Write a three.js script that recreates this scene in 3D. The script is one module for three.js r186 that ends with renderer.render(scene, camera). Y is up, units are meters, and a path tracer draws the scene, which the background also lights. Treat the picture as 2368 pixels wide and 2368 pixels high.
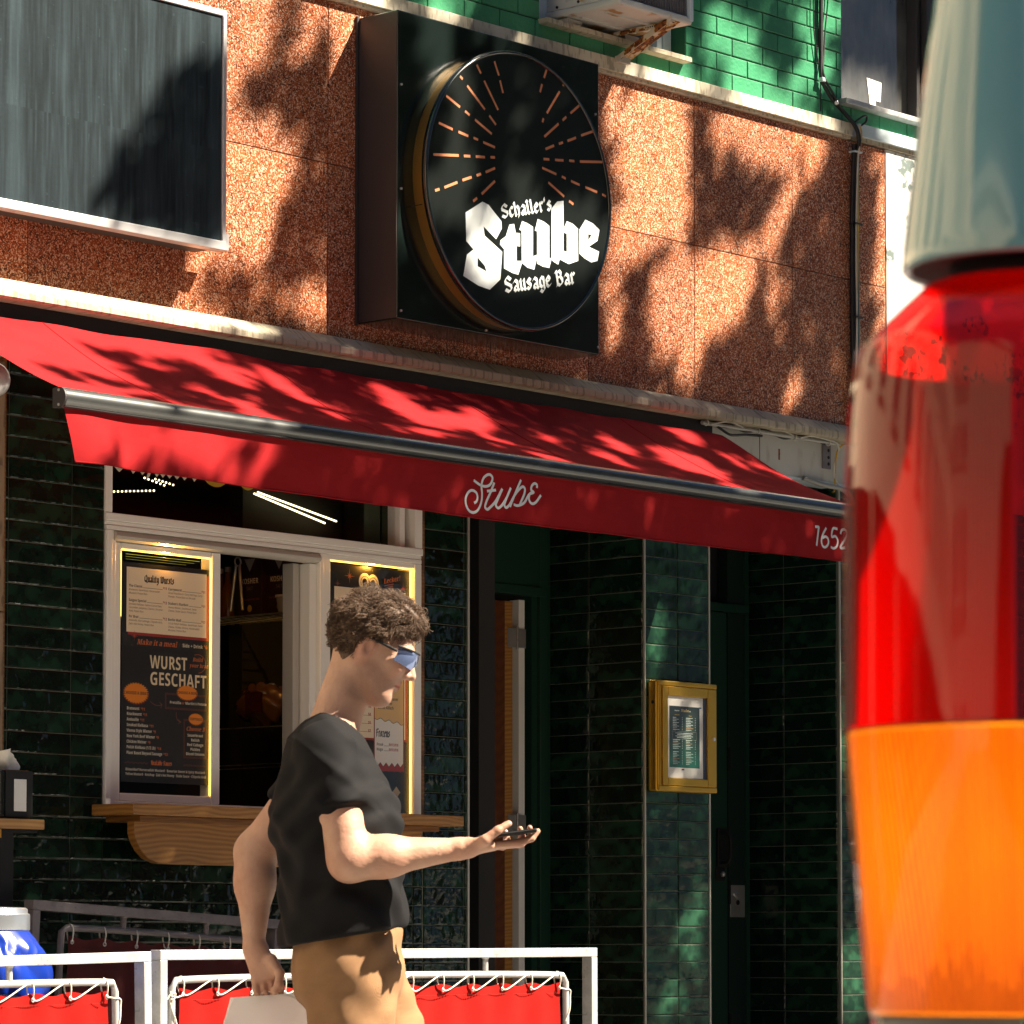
import * as THREE from 'three';
import { mergeGeometries, mergeVertices, toCreasedNormals } from 'three/addons/utils/BufferGeometryUtils.js';
import { RoundedBoxGeometry } from 'three/addons/geometries/RoundedBoxGeometry.js';

// ---------------------------------------------------------------- camera, sky, sun, exposure
const scene = new THREE.Scene();
const R = Math.PI / 180;
const camera = new THREE.PerspectiveCamera(21.463, 1, 0.1, 400);
camera.position.set(0, 0.95, 10.38);
camera.lookAt(7.465, 0.95 + 0.634, 10.38 - 6.628);
camera.setViewOffset(2368, 3296, 0, 0, 2368, 2368);   // lens shifted up, as the upright walls show
camera.focus = 14.6;
camera.userData.fStop = 15;
const SUN = new THREE.Vector3(0.424, 0.727, 0.542).normalize();
const sun = new THREE.DirectionalLight(0xfff0da, 5);
sun.position.copy(SUN).multiplyScalar(40).add(new THREE.Vector3(11, 2, 2));
sun.target.position.set(11, 2, 2);
sun.castShadow = true;
sun.shadow.mapSize.set(4096, 4096);
Object.assign(sun.shadow.camera, { left: -14, right: 14, top: 14, bottom: -14, near: 1, far: 90 });
scene.add(sun, sun.target);
// clear daylight sky, computed: deep blue overhead, paler towards the horizon, pale glow round the sun
{
  const W = 512, H = 256, d = new Float32Array(W * H * 4), v = new THREE.Vector3();
  for (let j = 0; j < H; j++) for (let i = 0; i < W; i++) {
    const el = ((j + 0.5) / H - 0.5) * Math.PI, az = ((i + 0.5) / W - 0.5) * 2 * Math.PI;
    v.set(Math.cos(el) * Math.cos(az), Math.sin(el), Math.cos(el) * Math.sin(az));
    const h = Math.max(v.y, 0), k = Math.pow(1 - h, 3), g = Math.pow(Math.max(v.dot(SUN), 0), 24);
    const o = (j * W + i) * 4;
    d[o] = 0.20 + 0.45 * k + 0.7 * g; d[o + 1] = 0.40 + 0.42 * k + 0.66 * g; d[o + 2] = 0.82 + 0.22 * k + 0.5 * g; d[o + 3] = 1;
  }
  const t = new THREE.DataTexture(d, W, H, THREE.RGBAFormat, THREE.FloatType);
  t.mapping = THREE.EquirectangularReflectionMapping; t.magFilter = t.minFilter = THREE.LinearFilter; t.needsUpdate = true;
  scene.background = t; scene.environment = t;
  scene.backgroundIntensity = 0.085; scene.environmentIntensity = 0.085;
}
const renderer = new THREE.WebGLRenderer({ antialias: true });
renderer.toneMapping = THREE.LinearToneMapping;
renderer.toneMappingExposure = 3.9;
renderer.shadowMap.enabled = true;

// ---------------------------------------------------------------- helpers
let seed = 7;
const rnd = () => { seed = (seed * 1664525 + 1013904223) >>> 0; return seed / 4294967296; };
const rr = (a, b) => a + (b - a) * rnd();
const lerp = (a, b, t) => a + (b - a) * t;
const clamp = (x, a = 0, b = 1) => Math.min(b, Math.max(a, x));
const smooth = (a, b, x) => { const t = clamp((x - a) / (b - a)); return t * t * (3 - 2 * t); };
const V = (x, y, z) => new THREE.Vector3(x, y, z);
const names = new Map();
function numbered(n) { const k = names.get(n) || 0; names.set(n, k + 1); return k ? `${n}_${String(k).padStart(3, '0')}` : n; }
function tag(o, label, category, group, kind) {
  if (label) o.userData.label = label;
  if (category) o.userData.category = category;
  if (group) o.userData.group = group;
  if (kind) o.userData.kind = kind;
  return o;
}
function mesh(name, geo, mat, parent = scene) {
  if (Array.isArray(geo)) geo = mergeGeometries(geo.map((g) => { g = g.index ? g.toNonIndexed() : g; for (const k of Object.keys(g.attributes)) if (!['position', 'normal', 'uv'].includes(k)) g.deleteAttribute(k); return g; }));
  const m = new THREE.Mesh(geo, mat);
  m.name = parent === scene ? numbered(name) : name;
  m.castShadow = m.receiveShadow = true;
  parent.add(m);
  return m;
}
function thing(name, label, category, pos = [0, 0, 0], turn = 0, group) {
  const g = new THREE.Group(); g.name = numbered(name); g.position.set(...pos); g.rotation.y = turn; scene.add(g);
  return tag(g, label, category, group);
}
// uv in metres from whichever way a face looks
function muv(g, ou = 0, ov = 0) {
  g = g.index ? g.toNonIndexed() : g;
  const p = g.attributes.position, uv = new Float32Array(p.count * 2), a = V(), b = V(), c = V(), n = V();
  for (let i = 0; i < p.count; i += 3) {
    a.fromBufferAttribute(p, i); b.fromBufferAttribute(p, i + 1); c.fromBufferAttribute(p, i + 2);
    n.copy(b).sub(a).cross(c.clone().sub(a));
    const x = Math.abs(n.x), y = Math.abs(n.y), z = Math.abs(n.z);
    [a, b, c].forEach((q, k) => {
      const [u, w] = z >= x && z >= y ? [q.x, q.y] : x >= y ? [q.z, q.y] : [q.x, q.z];
      uv[(i + k) * 2] = u + ou; uv[(i + k) * 2 + 1] = w + ov;
    });
  }
  g.setAttribute('uv', new THREE.BufferAttribute(uv, 2));
  return g;
}
function bx(x0, x1, y0, y1, z0, z1, r = 0) {
  const w = x1 - x0, h = y1 - y0, d = z1 - z0;
  const g = r ? new RoundedBoxGeometry(w, h, d, 2, Math.min(r, w / 2.01, h / 2.01, d / 2.01)) : new THREE.BoxGeometry(w, h, d);
  g.translate((x0 + x1) / 2, (y0 + y1) / 2, (z0 + z1) / 2);
  return muv(g);
}
function cyl(r0, r1, h, x, y, z, seg = 20, axis = 'y') {
  const g = new THREE.CylinderGeometry(r0, r1, h, seg);
  if (axis === 'x') g.rotateZ(Math.PI / 2); if (axis === 'z') g.rotateX(Math.PI / 2);
  return g.translate(x, y, z);
}
function tube(pts, r, seg = 0, rad = 8, closed = false) {
  const c = new THREE.CatmullRomCurve3(pts.map((p) => (p.isVector3 ? p : V(...p))), closed, 'centripetal');
  return new THREE.TubeGeometry(c, seg || pts.length * 6, r, rad, closed);
}
function pipe(a, b, r, seg = 12) {   // straight round bar
  const A = V(...a), B = V(...b), g = new THREE.CylinderGeometry(r, r, A.distanceTo(B), seg);
  g.applyQuaternion(new THREE.Quaternion().setFromUnitVectors(V(0, 1, 0), B.clone().sub(A).normalize()));
  return g.translate(...A.add(B).multiplyScalar(0.5).toArray());
}
function extr(pts, d, bevel = 0, holes = []) {
  const s = new THREE.Shape(pts.map((p) => new THREE.Vector2(...p)));
  for (const h of holes) s.holes.push(new THREE.Path(h.map((p) => new THREE.Vector2(...p))));
  return new THREE.ExtrudeGeometry(s, { depth: d, bevelEnabled: bevel > 0, bevelSize: bevel, bevelThickness: bevel, bevelSegments: 2, curveSegments: 16 });
}
// profile in (z, y) run along x from x0 to x1
function runX(profile, x0, x1) {
  const g = extr(profile.map(([z, y]) => [-z, y]), x1 - x0);
  g.rotateY(Math.PI / 2);  // extrude axis z -> x, shape x -> -z
  g.translate(x0, 0, 0);
  return muv(g);
}

// ---------------------------------------------------------------- noise and textures
const hash = (x, y, s) => { let h = (x * 374761393 + y * 668265263 + s * 974711) | 0; h = Math.imul(h ^ (h >>> 13), 1274126177); return ((h ^ (h >>> 16)) >>> 0) / 4294967296; };
function vn(x, y, per, s) {   // tiling value noise
  const xi = Math.floor(x), yi = Math.floor(y), fx = x - xi, fy = y - yi, m = (a) => ((a % per) + per) % per;
  const u = fx * fx * (3 - 2 * fx), w = fy * fy * (3 - 2 * fy);
  return lerp(lerp(hash(m(xi), m(yi), s), hash(m(xi + 1), m(yi), s), u), lerp(hash(m(xi), m(yi + 1), s), hash(m(xi + 1), m(yi + 1), s), u), w);
}
function fbm(u, v, f, oct, s) { let a = 0, k = 0.5, t = 0; for (let i = 0; i < oct; i++) { a += k * vn(u * f, v * f, f, s + i); t += k; k *= 0.5; f *= 2; } return a / t; }
function tex(N, size, fn, srgb = true) {    // fn(u, v) -> linear [r, g, b]; the picture spans `size` metres
  const d = new Uint8Array(N * N * 4), enc = (c) => Math.round(255 * clamp(srgb ? (c <= 0.0031308 ? 12.92 * c : 1.055 * Math.pow(c, 1 / 2.4) - 0.055) : c));
  for (let j = 0; j < N; j++) for (let i = 0; i < N; i++) { const c = fn(i / N, j / N), o = (j * N + i) * 4; d[o] = enc(c[0]); d[o + 1] = enc(c[1]); d[o + 2] = enc(c[2]); d[o + 3] = 255; }
  const t = new THREE.DataTexture(d, N, N, THREE.RGBAFormat);
  t.wrapS = t.wrapT = THREE.RepeatWrapping; t.magFilter = THREE.LinearFilter; t.minFilter = THREE.LinearMipmapLinearFilter; t.generateMipmaps = true;
  if (srgb) t.colorSpace = THREE.SRGBColorSpace;
  const sz = Array.isArray(size) ? size : [size, size];
  t.repeat.set(1 / sz[0], 1 / sz[1]); t.needsUpdate = true;
  return t;
}
const grey = (f) => (u, v) => { const c = f(u, v); return [c, c, c]; };
const mixc = (a, b, t) => [lerp(a[0], b[0], t), lerp(a[1], b[1], t), lerp(a[2], b[2], t)];
const std = (o) => new THREE.MeshStandardMaterial(o);
const phy = (o) => new THREE.MeshPhysicalMaterial(o);
const col = (r, g, b) => new THREE.Color().setRGB(r, g, b);

const granite = tex(1024, 0.9, (u, v) => {
  const a = vn(u * 190, v * 190, 190, 1), b = vn(u * 120, v * 120, 120, 2), c = vn(u * 260, v * 260, 260, 3), m = fbm(u, v, 5, 3, 40);
  let k = mixc([0.43, 0.118, 0.034], [0.23, 0.052, 0.016], m);
  if (b > 0.66) k = mixc(k, [0.06, 0.02, 0.012], 0.8);
  if (a > 0.68) k = mixc(k, [0.72, 0.44, 0.31], 0.8);
  if (c > 0.8) k = [0.8, 0.6, 0.46];
  return k;
});
const graniteDark = granite.clone(); graniteDark.repeat.set(0.83, 0.83); graniteDark.needsUpdate = true;
const glazeBump = tex(512, 0.62, grey((u, v) => 0.72 * fbm(u, v, 9, 2, 5) + 0.24 * Math.abs(2 * fbm(u, v, 16, 2, 9) - 1) + 0.04 * fbm(u, v, 50, 2, 19)), false);
const glazeCol = tex(512, 0.83, (u, v) => { const m = smooth(0.35, 0.72, fbm(u, v, 16, 3, 12)); return mixc([0.006, 0.020, 0.012], [0.014, 0.050, 0.027], m); });
const paintCol = tex(512, 1.3, (u, v) => { const m = fbm(u, v, 6, 4, 21), s = vn(u * 200, v * 200, 200, 23); return mixc([0.034, 0.225, 0.10], [0.055, 0.315, 0.155], m + 0.25 * (s - 0.5)); });
const roughBump = tex(512, 0.5, grey((u, v) => fbm(u, v, 40, 4, 31)), false);
const woodTex = (s, a, b, sx, sy) => tex(512, [sx, sy], (u, v) => {
  const w = 0.035 * Math.sin(u * 6.283 * 2 + 5 * fbm(u, v, 3, 2, s)), kx = Math.hypot((u - 0.37) * 3, (v - 0.6) * 1.1) * 9, kn = Math.exp(-kx * kx * 0.08);
  const r = Math.sin((v + w + 0.05 * kn + 0.05 * fbm(u, v, 4, 3, s + 4)) * 6.283 * 11), f = fbm(u * 0.12 % 1, v, 90, 2, s + 7);
  return mixc(mixc(a, b, 0.5 + 0.42 * r * (0.6 + 0.4 * f)), [a[0] * 0.25, a[1] * 0.25, a[2] * 0.25], kn > 0.6 ? (kn - 0.6) * 2 : 0.12 * f);
});
const shelfWood = woodTex(60, [0.30, 0.115, 0.022], [0.55, 0.27, 0.06], 0.9, 0.2);
const tableWood = woodTex(80, [0.36, 0.17, 0.05], [0.6, 0.34, 0.12], 1.2, 0.22);
const doorWood = woodTex(90, [0.10, 0.025, 0.008], [0.16, 0.045, 0.014], 0.45, 0.6); 
const streak = tex(512, 1.0, (u, v) => { const s = fbm(u, v * 0.06 % 1, 90, 3, 51), m = fbm(u, v, 4, 4, 52), l = fbm(u, 0.3, 12, 3, 53); const k = 0.02 + 0.075 * s * s + 0.16 * Math.max(0, l - 0.45) + 0.03 * m + (vn(u * 40, v * 40, 40, 57) > 0.965 ? 0.03 : 0); return [k * 0.42, k * 0.64, k * 0.76]; });
const stoneTex = tex(512, 0.9, (u, v) => { const s = fbm(u, (v * 0.25) % 1, 70, 3, 61), m = fbm(u, v, 6, 4, 62); const d = smooth(0.5, 0.75, s) * 0.55; return mixc(mixc([0.42, 0.36, 0.24], [0.58, 0.52, 0.40], m), [0.14, 0.11, 0.07], d); });
const galv = tex(512, 0.6, (u, v) => { const m = fbm(u, v, 8, 5, 71), s = vn(u * 90, v * 90, 90, 73); const k = 0.34 + 0.3 * m + 0.06 * s - (vn(u * 47, v * 47, 47, 75) > 0.9 ? 0.12 : 0); return [k, k, k * 0.985]; });
const steelTex = tex(256, 0.5, (u, v) => { const k = 0.4 + 0.35 * fbm(u, v, 5, 5, 77); return [k, k * 0.98, k * 0.93]; });
const clothBump = tex(512, 0.12, grey((u, v) => 0.5 + 0.25 * Math.sin(u * 6.283 * 60) + 0.25 * Math.sin(v * 6.283 * 60)), false);
const clothTex = (a, b) => tex(512, 0.8, (u, v) => mixc(a, b, clamp(0.7 * fbm(u, v, 5, 5, 81) + 0.3 * fbm((u * 0.2) % 1, v, 80, 2, 85) + 0.2 * (vn(u * 256, v * 256, 256, 83) - 0.5))));
const marbleTex = tex(512, 0.9, (u, v) => { const m = fbm(u, v, 7, 6, 91), n = fbm(u, v, 30, 3, 97); const k = smooth(0.56, 0.66, m) * smooth(0.4, 0.62, n); return mixc([0.82, 0.82, 0.79], [0.16, 0.20, 0.19], k); });
const fasciaTex = tex(512, 1.4, (u, v) => { const m = fbm(u, v, 4, 5, 101), s = smooth(0.58, 0.8, fbm(u, (v * 0.3) % 1, 24, 3, 103)); return mixc(mixc([0.50, 0.50, 0.46], [0.66, 0.66, 0.62], m), [0.34, 0.26, 0.15], s * 0.55); });
const rustTex = tex(512, 0.3, (u, v) => { const m = fbm(u, v, 9, 5, 111), n = fbm(u, v, 26, 3, 113); return m > 0.52 ? mixc([0.30, 0.10, 0.015], [0.09, 0.028, 0.012], smooth(0.4, 0.6, n)) : mixc([0.62, 0.56, 0.46], [0.50, 0.30, 0.06], smooth(0.40, 0.52, m)); });
const acTex = tex(512, 0.8, (u, v) => { const m = fbm(u, v, 7, 5, 121); return mixc([0.66, 0.66, 0.62], [0.40, 0.22, 0.07], smooth(0.62, 0.74, m)); });
const skinTex = tex(512, 0.25, (u, v) => { const m = clamp(0.5 + 1.6 * (fbm(u, v, 9, 5, 131) - 0.5) - (vn(u * 70, v * 70, 70, 137) > 0.9 ? 0.35 : 0) + 0.3 * (vn(u * 160, v * 160, 160, 139) - 0.5)); return mixc([0.50, 0.285, 0.195], [0.58, 0.35, 0.245], m); });
const hairTex = tex(256, 0.1, (u, v) => mixc([0.05, 0.027, 0.014], [0.16, 0.092, 0.050], fbm(u, (v * 0.3) % 1, 30, 3, 141)));
const asphalt = tex(512, 2, (u, v) => { const k = 0.035 + 0.02 * fbm(u, v, 60, 3, 151); return [k, k, k]; });
const paving = tex(512, 3, (u, v) => { const k = 0.15 + 0.08 * fbm(u, v, 12, 5, 161); return [k, k * 0.98, k * 0.94]; });
const brickFar = tex(256, 2, (u, v) => mixc([0.20, 0.10, 0.07], [0.30, 0.17, 0.12], fbm(u, v, 20, 3, 171)));
const stuccoFar = tex(256, 4, (u, v) => mixc([0.48, 0.40, 0.30], [0.60, 0.52, 0.41], fbm(u, v, 8, 4, 181)));

const M = {
  granites: [[0.95, 0.95, 0.95], [1.08, 1.02, 0.98], [0.85, 0.82, 0.82], [1.12, 1.1, 1.08]].map((c) => phy({ map: granite, color: col(...c), roughness: 0.34, specularIntensity: 0.4, bumpMap: roughBump, bumpScale: 0.0004 })),
  joint: std({ color: col(0.05, 0.035, 0.03), roughness: 0.9 }),
  grout: std({ color: col(0.13, 0.14, 0.105), roughness: 0.9, bumpMap: roughBump, bumpScale: 0.001 }),
  tiles: [0.55, 0.75, 0.42, 0.9].map((k, i) => phy({ map: glazeCol, color: col(k, k, k), roughness: 0.05 + 0.02 * i, bumpMap: glazeBump, bumpScale: 0.005, ior: 1.5, specularIntensity: 0.8 })),
  litPierTiles: [1.5, 1.8, 1.3, 2.1].map((k, i) => phy({ map: glazeCol, color: col(k, k, k), roughness: 0.12 + 0.03 * i, bumpMap: glazeBump, bumpScale: 0.004, ior: 1.5, specularIntensity: 0.5 })),  // same glaze made lighter, sunlight on the piers put into the colour
  trim: std({ color: col(0.62, 0.6, 0.5), roughness: 0.35, metalness: 0.6 }),
  stone: std({ map: stoneTex, roughness: 0.75, bumpMap: roughBump, bumpScale: 0.002 }),
  band: std({ map: stoneTex, color: col(1.35, 1.38, 1.45), roughness: 0.6 }),
  blueMetal: std({ color: col(0.62, 0.74, 0.78), roughness: 0.45 }),
  bricks: [0.85, 1, 1.12].map((k) => phy({ map: paintCol, color: col(k, k, k), roughness: 0.42, bumpMap: roughBump, bumpScale: 0.0015 })),
  mortar: std({ color: col(0.012, 0.10, 0.045), roughness: 0.7 }),
  white: phy({ color: col(0.92, 0.90, 0.83), roughness: 0.38, bumpMap: roughBump, bumpScale: 0.0003 }),
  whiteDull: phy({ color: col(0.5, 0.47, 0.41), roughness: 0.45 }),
  glass: phy({ color: 0xffffff, transmission: 1, thickness: 0, roughness: 0.02, ior: 1.28 }),
  dustyGlass: phy({ map: tex(512, 0.8, (u, v) => { const m = fbm(u, v, 4, 5, 201), s = fbm(u, (v * 0.15) % 1, 50, 3, 203); const k = 0.035 + 0.12 * m * m + 0.03 * s; return [k, k * 1.02, k]; }), roughness: 0.12, clearcoat: 1, clearcoatRoughness: 0.04 }),
  darkGlass: phy({ color: col(0.03, 0.035, 0.035), roughness: 0.05, metalness: 0, ior: 1.6, clearcoat: 1, clearcoatRoughness: 0.03 }),
  led: std({ color: 0x000000, emissive: new THREE.Color(1, 0.55, 0.09), emissiveIntensity: 1.5 }),
  added_bulb: std({ color: 0x000000, emissive: new THREE.Color(1, 0.82, 0.42), emissiveIntensity: 1.4 }),
  black: std({ color: col(0.006, 0.006, 0.007), roughness: 0.75 }),
  blackGloss: phy({ color: col(0.006, 0.012, 0.011), roughness: 0.22, clearcoat: 0.6, clearcoatRoughness: 0.12 }),
  cabinetSide: std({ color: col(0.035, 0.032, 0.034), roughness: 0.5 }),
  drum: phy({ color: col(0.42, 0.25, 0.055), roughness: 0.32, metalness: 0.75 }),
  board: phy({ map: streak, roughness: 0.34, metalness: 0.35, bumpMap: roughBump, bumpScale: 0.0003 }),
  alu: std({ color: col(0.82, 0.83, 0.84), roughness: 0.3, metalness: 0.5 }),
  bar: phy({ color: col(0.22, 0.23, 0.225), roughness: 0.24, metalness: 0.85 }),
  red: phy({ map: clothTex([0.30, 0.009, 0.012], [0.41, 0.017, 0.020]), roughness: 0.85, bumpMap: clothBump, bumpScale: 0.0006, specularIntensity: 0.25, side: THREE.DoubleSide }),
  canvasDark: phy({ map: clothTex([0.085, 0.008, 0.007], [0.12, 0.014, 0.011]), roughness: 0.85, bumpMap: clothBump, bumpScale: 0.0008, side: THREE.DoubleSide }),  // darker copy of canvas, shade on the back barrier put into its colour
  canvas: phy({ map: clothTex([0.33, 0.006, 0.004], [0.42, 0.011, 0.007]), roughness: 0.85, specularIntensity: 0.25, bumpMap: clothBump, bumpScale: 0.0008, side: THREE.DoubleSide }),
  paintWhite: std({ color: col(0.82, 0.84, 0.84), roughness: 0.7, side: THREE.DoubleSide }),
  fascia: std({ map: fasciaTex, roughness: 0.55 }),
  steel: std({ map: steelTex, roughness: 0.38, metalness: 0.8 }),
  galv: std({ map: galv, roughness: 0.42, metalness: 0.35 }),
  galvDark: std({ map: galv, color: col(0.42, 0.38, 0.40), roughness: 0.45, metalness: 0.4 }),  // darkened galv; on the back barrier this puts its shade into the colour
  cord: std({ color: col(0.68, 0.64, 0.54), roughness: 0.8 }),
  shelf: phy({ map: shelfWood, roughness: 0.45, bumpMap: roughBump, bumpScale: 0.0008, clearcoat: 0.25, clearcoatRoughness: 0.35 }),
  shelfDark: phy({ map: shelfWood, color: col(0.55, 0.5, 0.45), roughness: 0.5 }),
  table: std({ map: tableWood, roughness: 0.5, bumpMap: roughBump, bumpScale: 0.0008 }),
  door: phy({ map: doorWood, roughness: 0.4, clearcoat: 0.3, clearcoatRoughness: 0.2 }),
  doorEdge: std({ map: shelfWood, roughness: 0.5 }),
  greenPaint: phy({ color: col(0.010, 0.042, 0.026), roughness: 0.4 }),
  brass: phy({ color: col(0.62, 0.36, 0.05), roughness: 0.3, metalness: 0.8, bumpMap: roughBump, bumpScale: 0.0005 }),
  paper: std({ color: col(0.80, 0.78, 0.72), roughness: 0.9, side: THREE.DoubleSide }),
  cable: std({ color: col(0.012, 0.012, 0.014), roughness: 0.5 }),
  cableYellow: std({ color: col(0.60, 0.36, 0.02), roughness: 0.5 }),
  cableWhite: std({ color: col(0.62, 0.60, 0.53), roughness: 0.5 }),
  conduit: std({ color: col(0.10, 0.16, 0.17), roughness: 0.4, metalness: 0.3 }),
  greyPipe: std({ color: col(0.40, 0.40, 0.37), roughness: 0.45, metalness: 0.4 }),
  rust: std({ map: rustTex, roughness: 0.8, bumpMap: roughBump, bumpScale: 0.001 }),
  rustDark: std({ color: col(0.075, 0.022, 0.012), roughness: 0.85 }),
  ac: std({ map: acTex, roughness: 0.55 }),
  marble: phy({ map: marbleTex, roughness: 0.4 }),
  pilaster: std({ map: stoneTex, color: col(0.62, 0.5, 0.42), roughness: 0.8 }),
  tin: std({ color: col(0.55, 0.60, 0.66), roughness: 0.28, metalness: 0.85 }),
  bag: phy({ color: col(0.003, 0.03, 0.30), roughness: 0.3, transmission: 0.1, thickness: 0, side: THREE.DoubleSide }),
  skin: phy({ map: skinTex, roughness: 0.52, bumpMap: roughBump, bumpScale: 0.0012 }),
  hair: std({ map: hairTex, roughness: 0.65 }),
  shirt: phy({ color: col(0.0085, 0.0085, 0.0095), roughness: 0.8, specularIntensity: 0.3, bumpMap: clothBump, bumpScale: 0.0003 }),
  shorts: phy({ map: clothTex([0.24, 0.125, 0.055], [0.32, 0.175, 0.08]), roughness: 0.9, bumpMap: clothBump, bumpScale: 0.0005 }),
  asphalt: std({ map: asphalt, roughness: 0.9 }), paving: std({ map: paving, roughness: 0.85 }),
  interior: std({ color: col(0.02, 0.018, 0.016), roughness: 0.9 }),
};

// ---------------------------------------------------------------- ground and the inside of the building
tag(mesh('pavement', bx(-60, 90, -0.3, 0, -0.2, 5.2), M.paving), 'pale concrete pavement in front of the shop', 'pavement', null, 'structure');
tag(mesh('kerb', bx(-60, 90, -0.3, 0.003, 5.204, 5.36, 0.02), M.paving), 'stone kerb along the pavement', 'kerb', null, 'structure');
tag(mesh('road', bx(-60, 90, -0.35, -0.13, 5.362, 17.2), M.asphalt), 'asphalt road where the camera stands', 'road', null, 'structure');
tag(mesh('ground', bx(-250, 250, -0.6, -0.4, -250, 250), M.asphalt), 'ground under the street', 'ground', null, 'structure');
tag(mesh('far_pavement', bx(-60, 90, -0.3, 0.0, 17.21, 22), M.paving), 'pavement on the far side of the road', 'pavement', null, 'structure');
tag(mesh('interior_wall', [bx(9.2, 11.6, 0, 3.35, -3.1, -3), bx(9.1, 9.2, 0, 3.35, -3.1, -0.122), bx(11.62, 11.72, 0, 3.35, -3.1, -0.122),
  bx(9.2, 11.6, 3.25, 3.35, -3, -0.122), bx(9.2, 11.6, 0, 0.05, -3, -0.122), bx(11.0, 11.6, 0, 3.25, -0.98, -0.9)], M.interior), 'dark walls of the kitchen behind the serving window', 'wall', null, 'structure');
tag(mesh('building_core', [bx(-20, 11.6, 3.42, 14, -8, -0.32), bx(11.6, 14.0, 3.42, 14, -8, -0.32), bx(14.0, 40, 3.42, 14, -8, -0.32), bx(-20, 9.09, 0, 3.42, -8, -0.13), bx(11.73, 13.3, 0, 3.42, -8, -0.62), bx(13.3, 40, 0, 3.42, -8, -0.66), bx(9.09, 11.73, 0, 3.42, -8, -3.12)], M.joint), 'mass of the building behind the cladding', 'building', null, 'structure');

// ---------------------------------------------------------------- glazed wall tiles, one by one
const PITCH = 0.0767, ROW0 = 1.134, TW = 0.307;
const tileCache = new Map();
function tileGeo(w, h, k) {
  const key = `${w.toFixed(3)}_${h.toFixed(3)}_${k}`;
  if (tileCache.has(key)) return tileCache.get(key);
  const c = 0.0045, zb = -0.008, zr = -0.0026, X = w / 2, Y = h / 2, P = [];
  const ring = (ix, iy, z) => [[-X + ix, -Y + iy, z], [X - ix, -Y + iy, z], [X - ix, Y - iy, z], [-X + ix, Y - iy, z]];
  const b = ring(0, 0, zb), r = ring(0, 0, zr), f = ring(c, c, 0);
  f.forEach((q, i) => { q[2] = -0.0004 + 0.0008 * hash(k, i, 3); });
  const quad = (a, b2, c2, d) => P.push(...a, ...b2, ...c2, ...a, ...c2, ...d);
  quad(...f);
  for (let i = 0; i < 4; i++) { const j = (i + 1) % 4; quad(r[i], r[j], f[j], f[i]); quad(b[i], b[j], r[j], r[i]); }
  const g = new THREE.BufferGeometry();
  g.setAttribute('position', new THREE.BufferAttribute(new Float32Array(P), 3));
  g.computeVertexNormals();
  const o = muv(g, k * 0.37 + 0.1, k * 0.213);
  tileCache.set(key, o);
  return o;
}
// tiles over the rectangle x0..x1, y0..y1 of the plane z = 0 of `parent`; upright joints stand at j0 + n * tw
function tiles(parent, x0, x1, y0, y1, j0, tw = TW, mats = M.tiles) {
  const g = 0.0032;
  for (let r = Math.floor((y0 - ROW0) / PITCH); ROW0 + r * PITCH < y1; r++) for (let c = Math.floor((x0 - j0) / tw); j0 + c * tw < x1; c++) {
    const a = Math.max(x0, j0 + c * tw + g / 2), b = Math.min(x1, j0 + (c + 1) * tw - g / 2), lo = Math.max(y0, ROW0 + r * PITCH + g / 2), hi = Math.min(y1, ROW0 + (r + 1) * PITCH - g / 2);
    if (b - a < 0.012 || hi - lo < 0.012) continue;
    const k = Math.floor(rnd() * 9), m = mesh('tile', tileGeo(b - a, hi - lo, k), mats[Math.floor(rnd() * 4)], parent);
    m.position.set((a + b) / 2, (lo + hi) / 2, rr(-0.0006, 0.0008));
    if (rnd() < 0.5) m.rotation.z = Math.PI;
  }
}
{ // wall left of the door, with the hole for the serving window
  const w = thing('tile_wall', 'dark green glazed tile wall around the white serving window', 'wall');
  mesh('grout', [bx(8.905, 9.405, 0, 3.36, -0.12, -0.004), bx(9.405, 11.146, 0, 1.47, -0.12, -0.004), bx(11.146, 11.42, 0, 3.36, -0.12, -0.004), bx(9.405, 11.146, 3.05, 3.36, -0.12, -0.004)], M.grout, w);
  tiles(w, 8.905, 9.405, 0.6, 3.1, 9.247); tiles(w, 9.405, 11.146, 0.67, 1.47, 9.247); tiles(w, 11.152, 11.414, 0.62, 3.1, 9.247 + 6 * TW);
  mesh('edge_trim', [bx(11.4145, 11.4245, 0, 3.1, -0.1, 0.0035)], M.trim, w);
  mesh('edge_trim', [bx(8.9, 8.9045, 0, 3.1, -0.05, 0.004)], M.trim, w);
  mesh('reveal_panel', bx(11.4245, 11.43, 0, 3.4, -0.6, -0.005), M.greenPaint, w);
}
function pier(x0, x1, depth, jf, jr, label, twf) {   // front face at z = 0 and the face of the doorway on its left
  const p = thing('tile_pier', label, 'pier');
  mesh('grout', bx(x0 + 0.004, x1, 0, 3.4, -depth, -0.004), M.grout, p);
  mesh('edge_trim', bx(x0 - 0.002, x0 + 0.006, 0, 3.1, -0.004, 0.0035), M.trim, p);
  tiles(p, x0 + 0.007, x1 - (x1 < 13.2 ? 0.008 : 0), 0.55, 3.1, jf, twf, M.litPierTiles);
  if (x1 < 13.2) mesh('edge_trim', bx(x1 - 0.007, x1 + 0.001, 0, 3.1, -0.004, 0.0035), M.trim, p);
  const side = new THREE.Group(); side.name = 'doorway_side'; side.position.set(x0, 0, 0); side.rotation.y = -Math.PI / 2; p.add(side);
  tiles(side, -depth, -0.012, 0.55, 3.1, jr);
  return p;
}
pier(12.556, 13.009, 0.565, 12.786 - 0.307, -0.317, 'narrow dark green tiled pier between the two doorways', 0.307);
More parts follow.
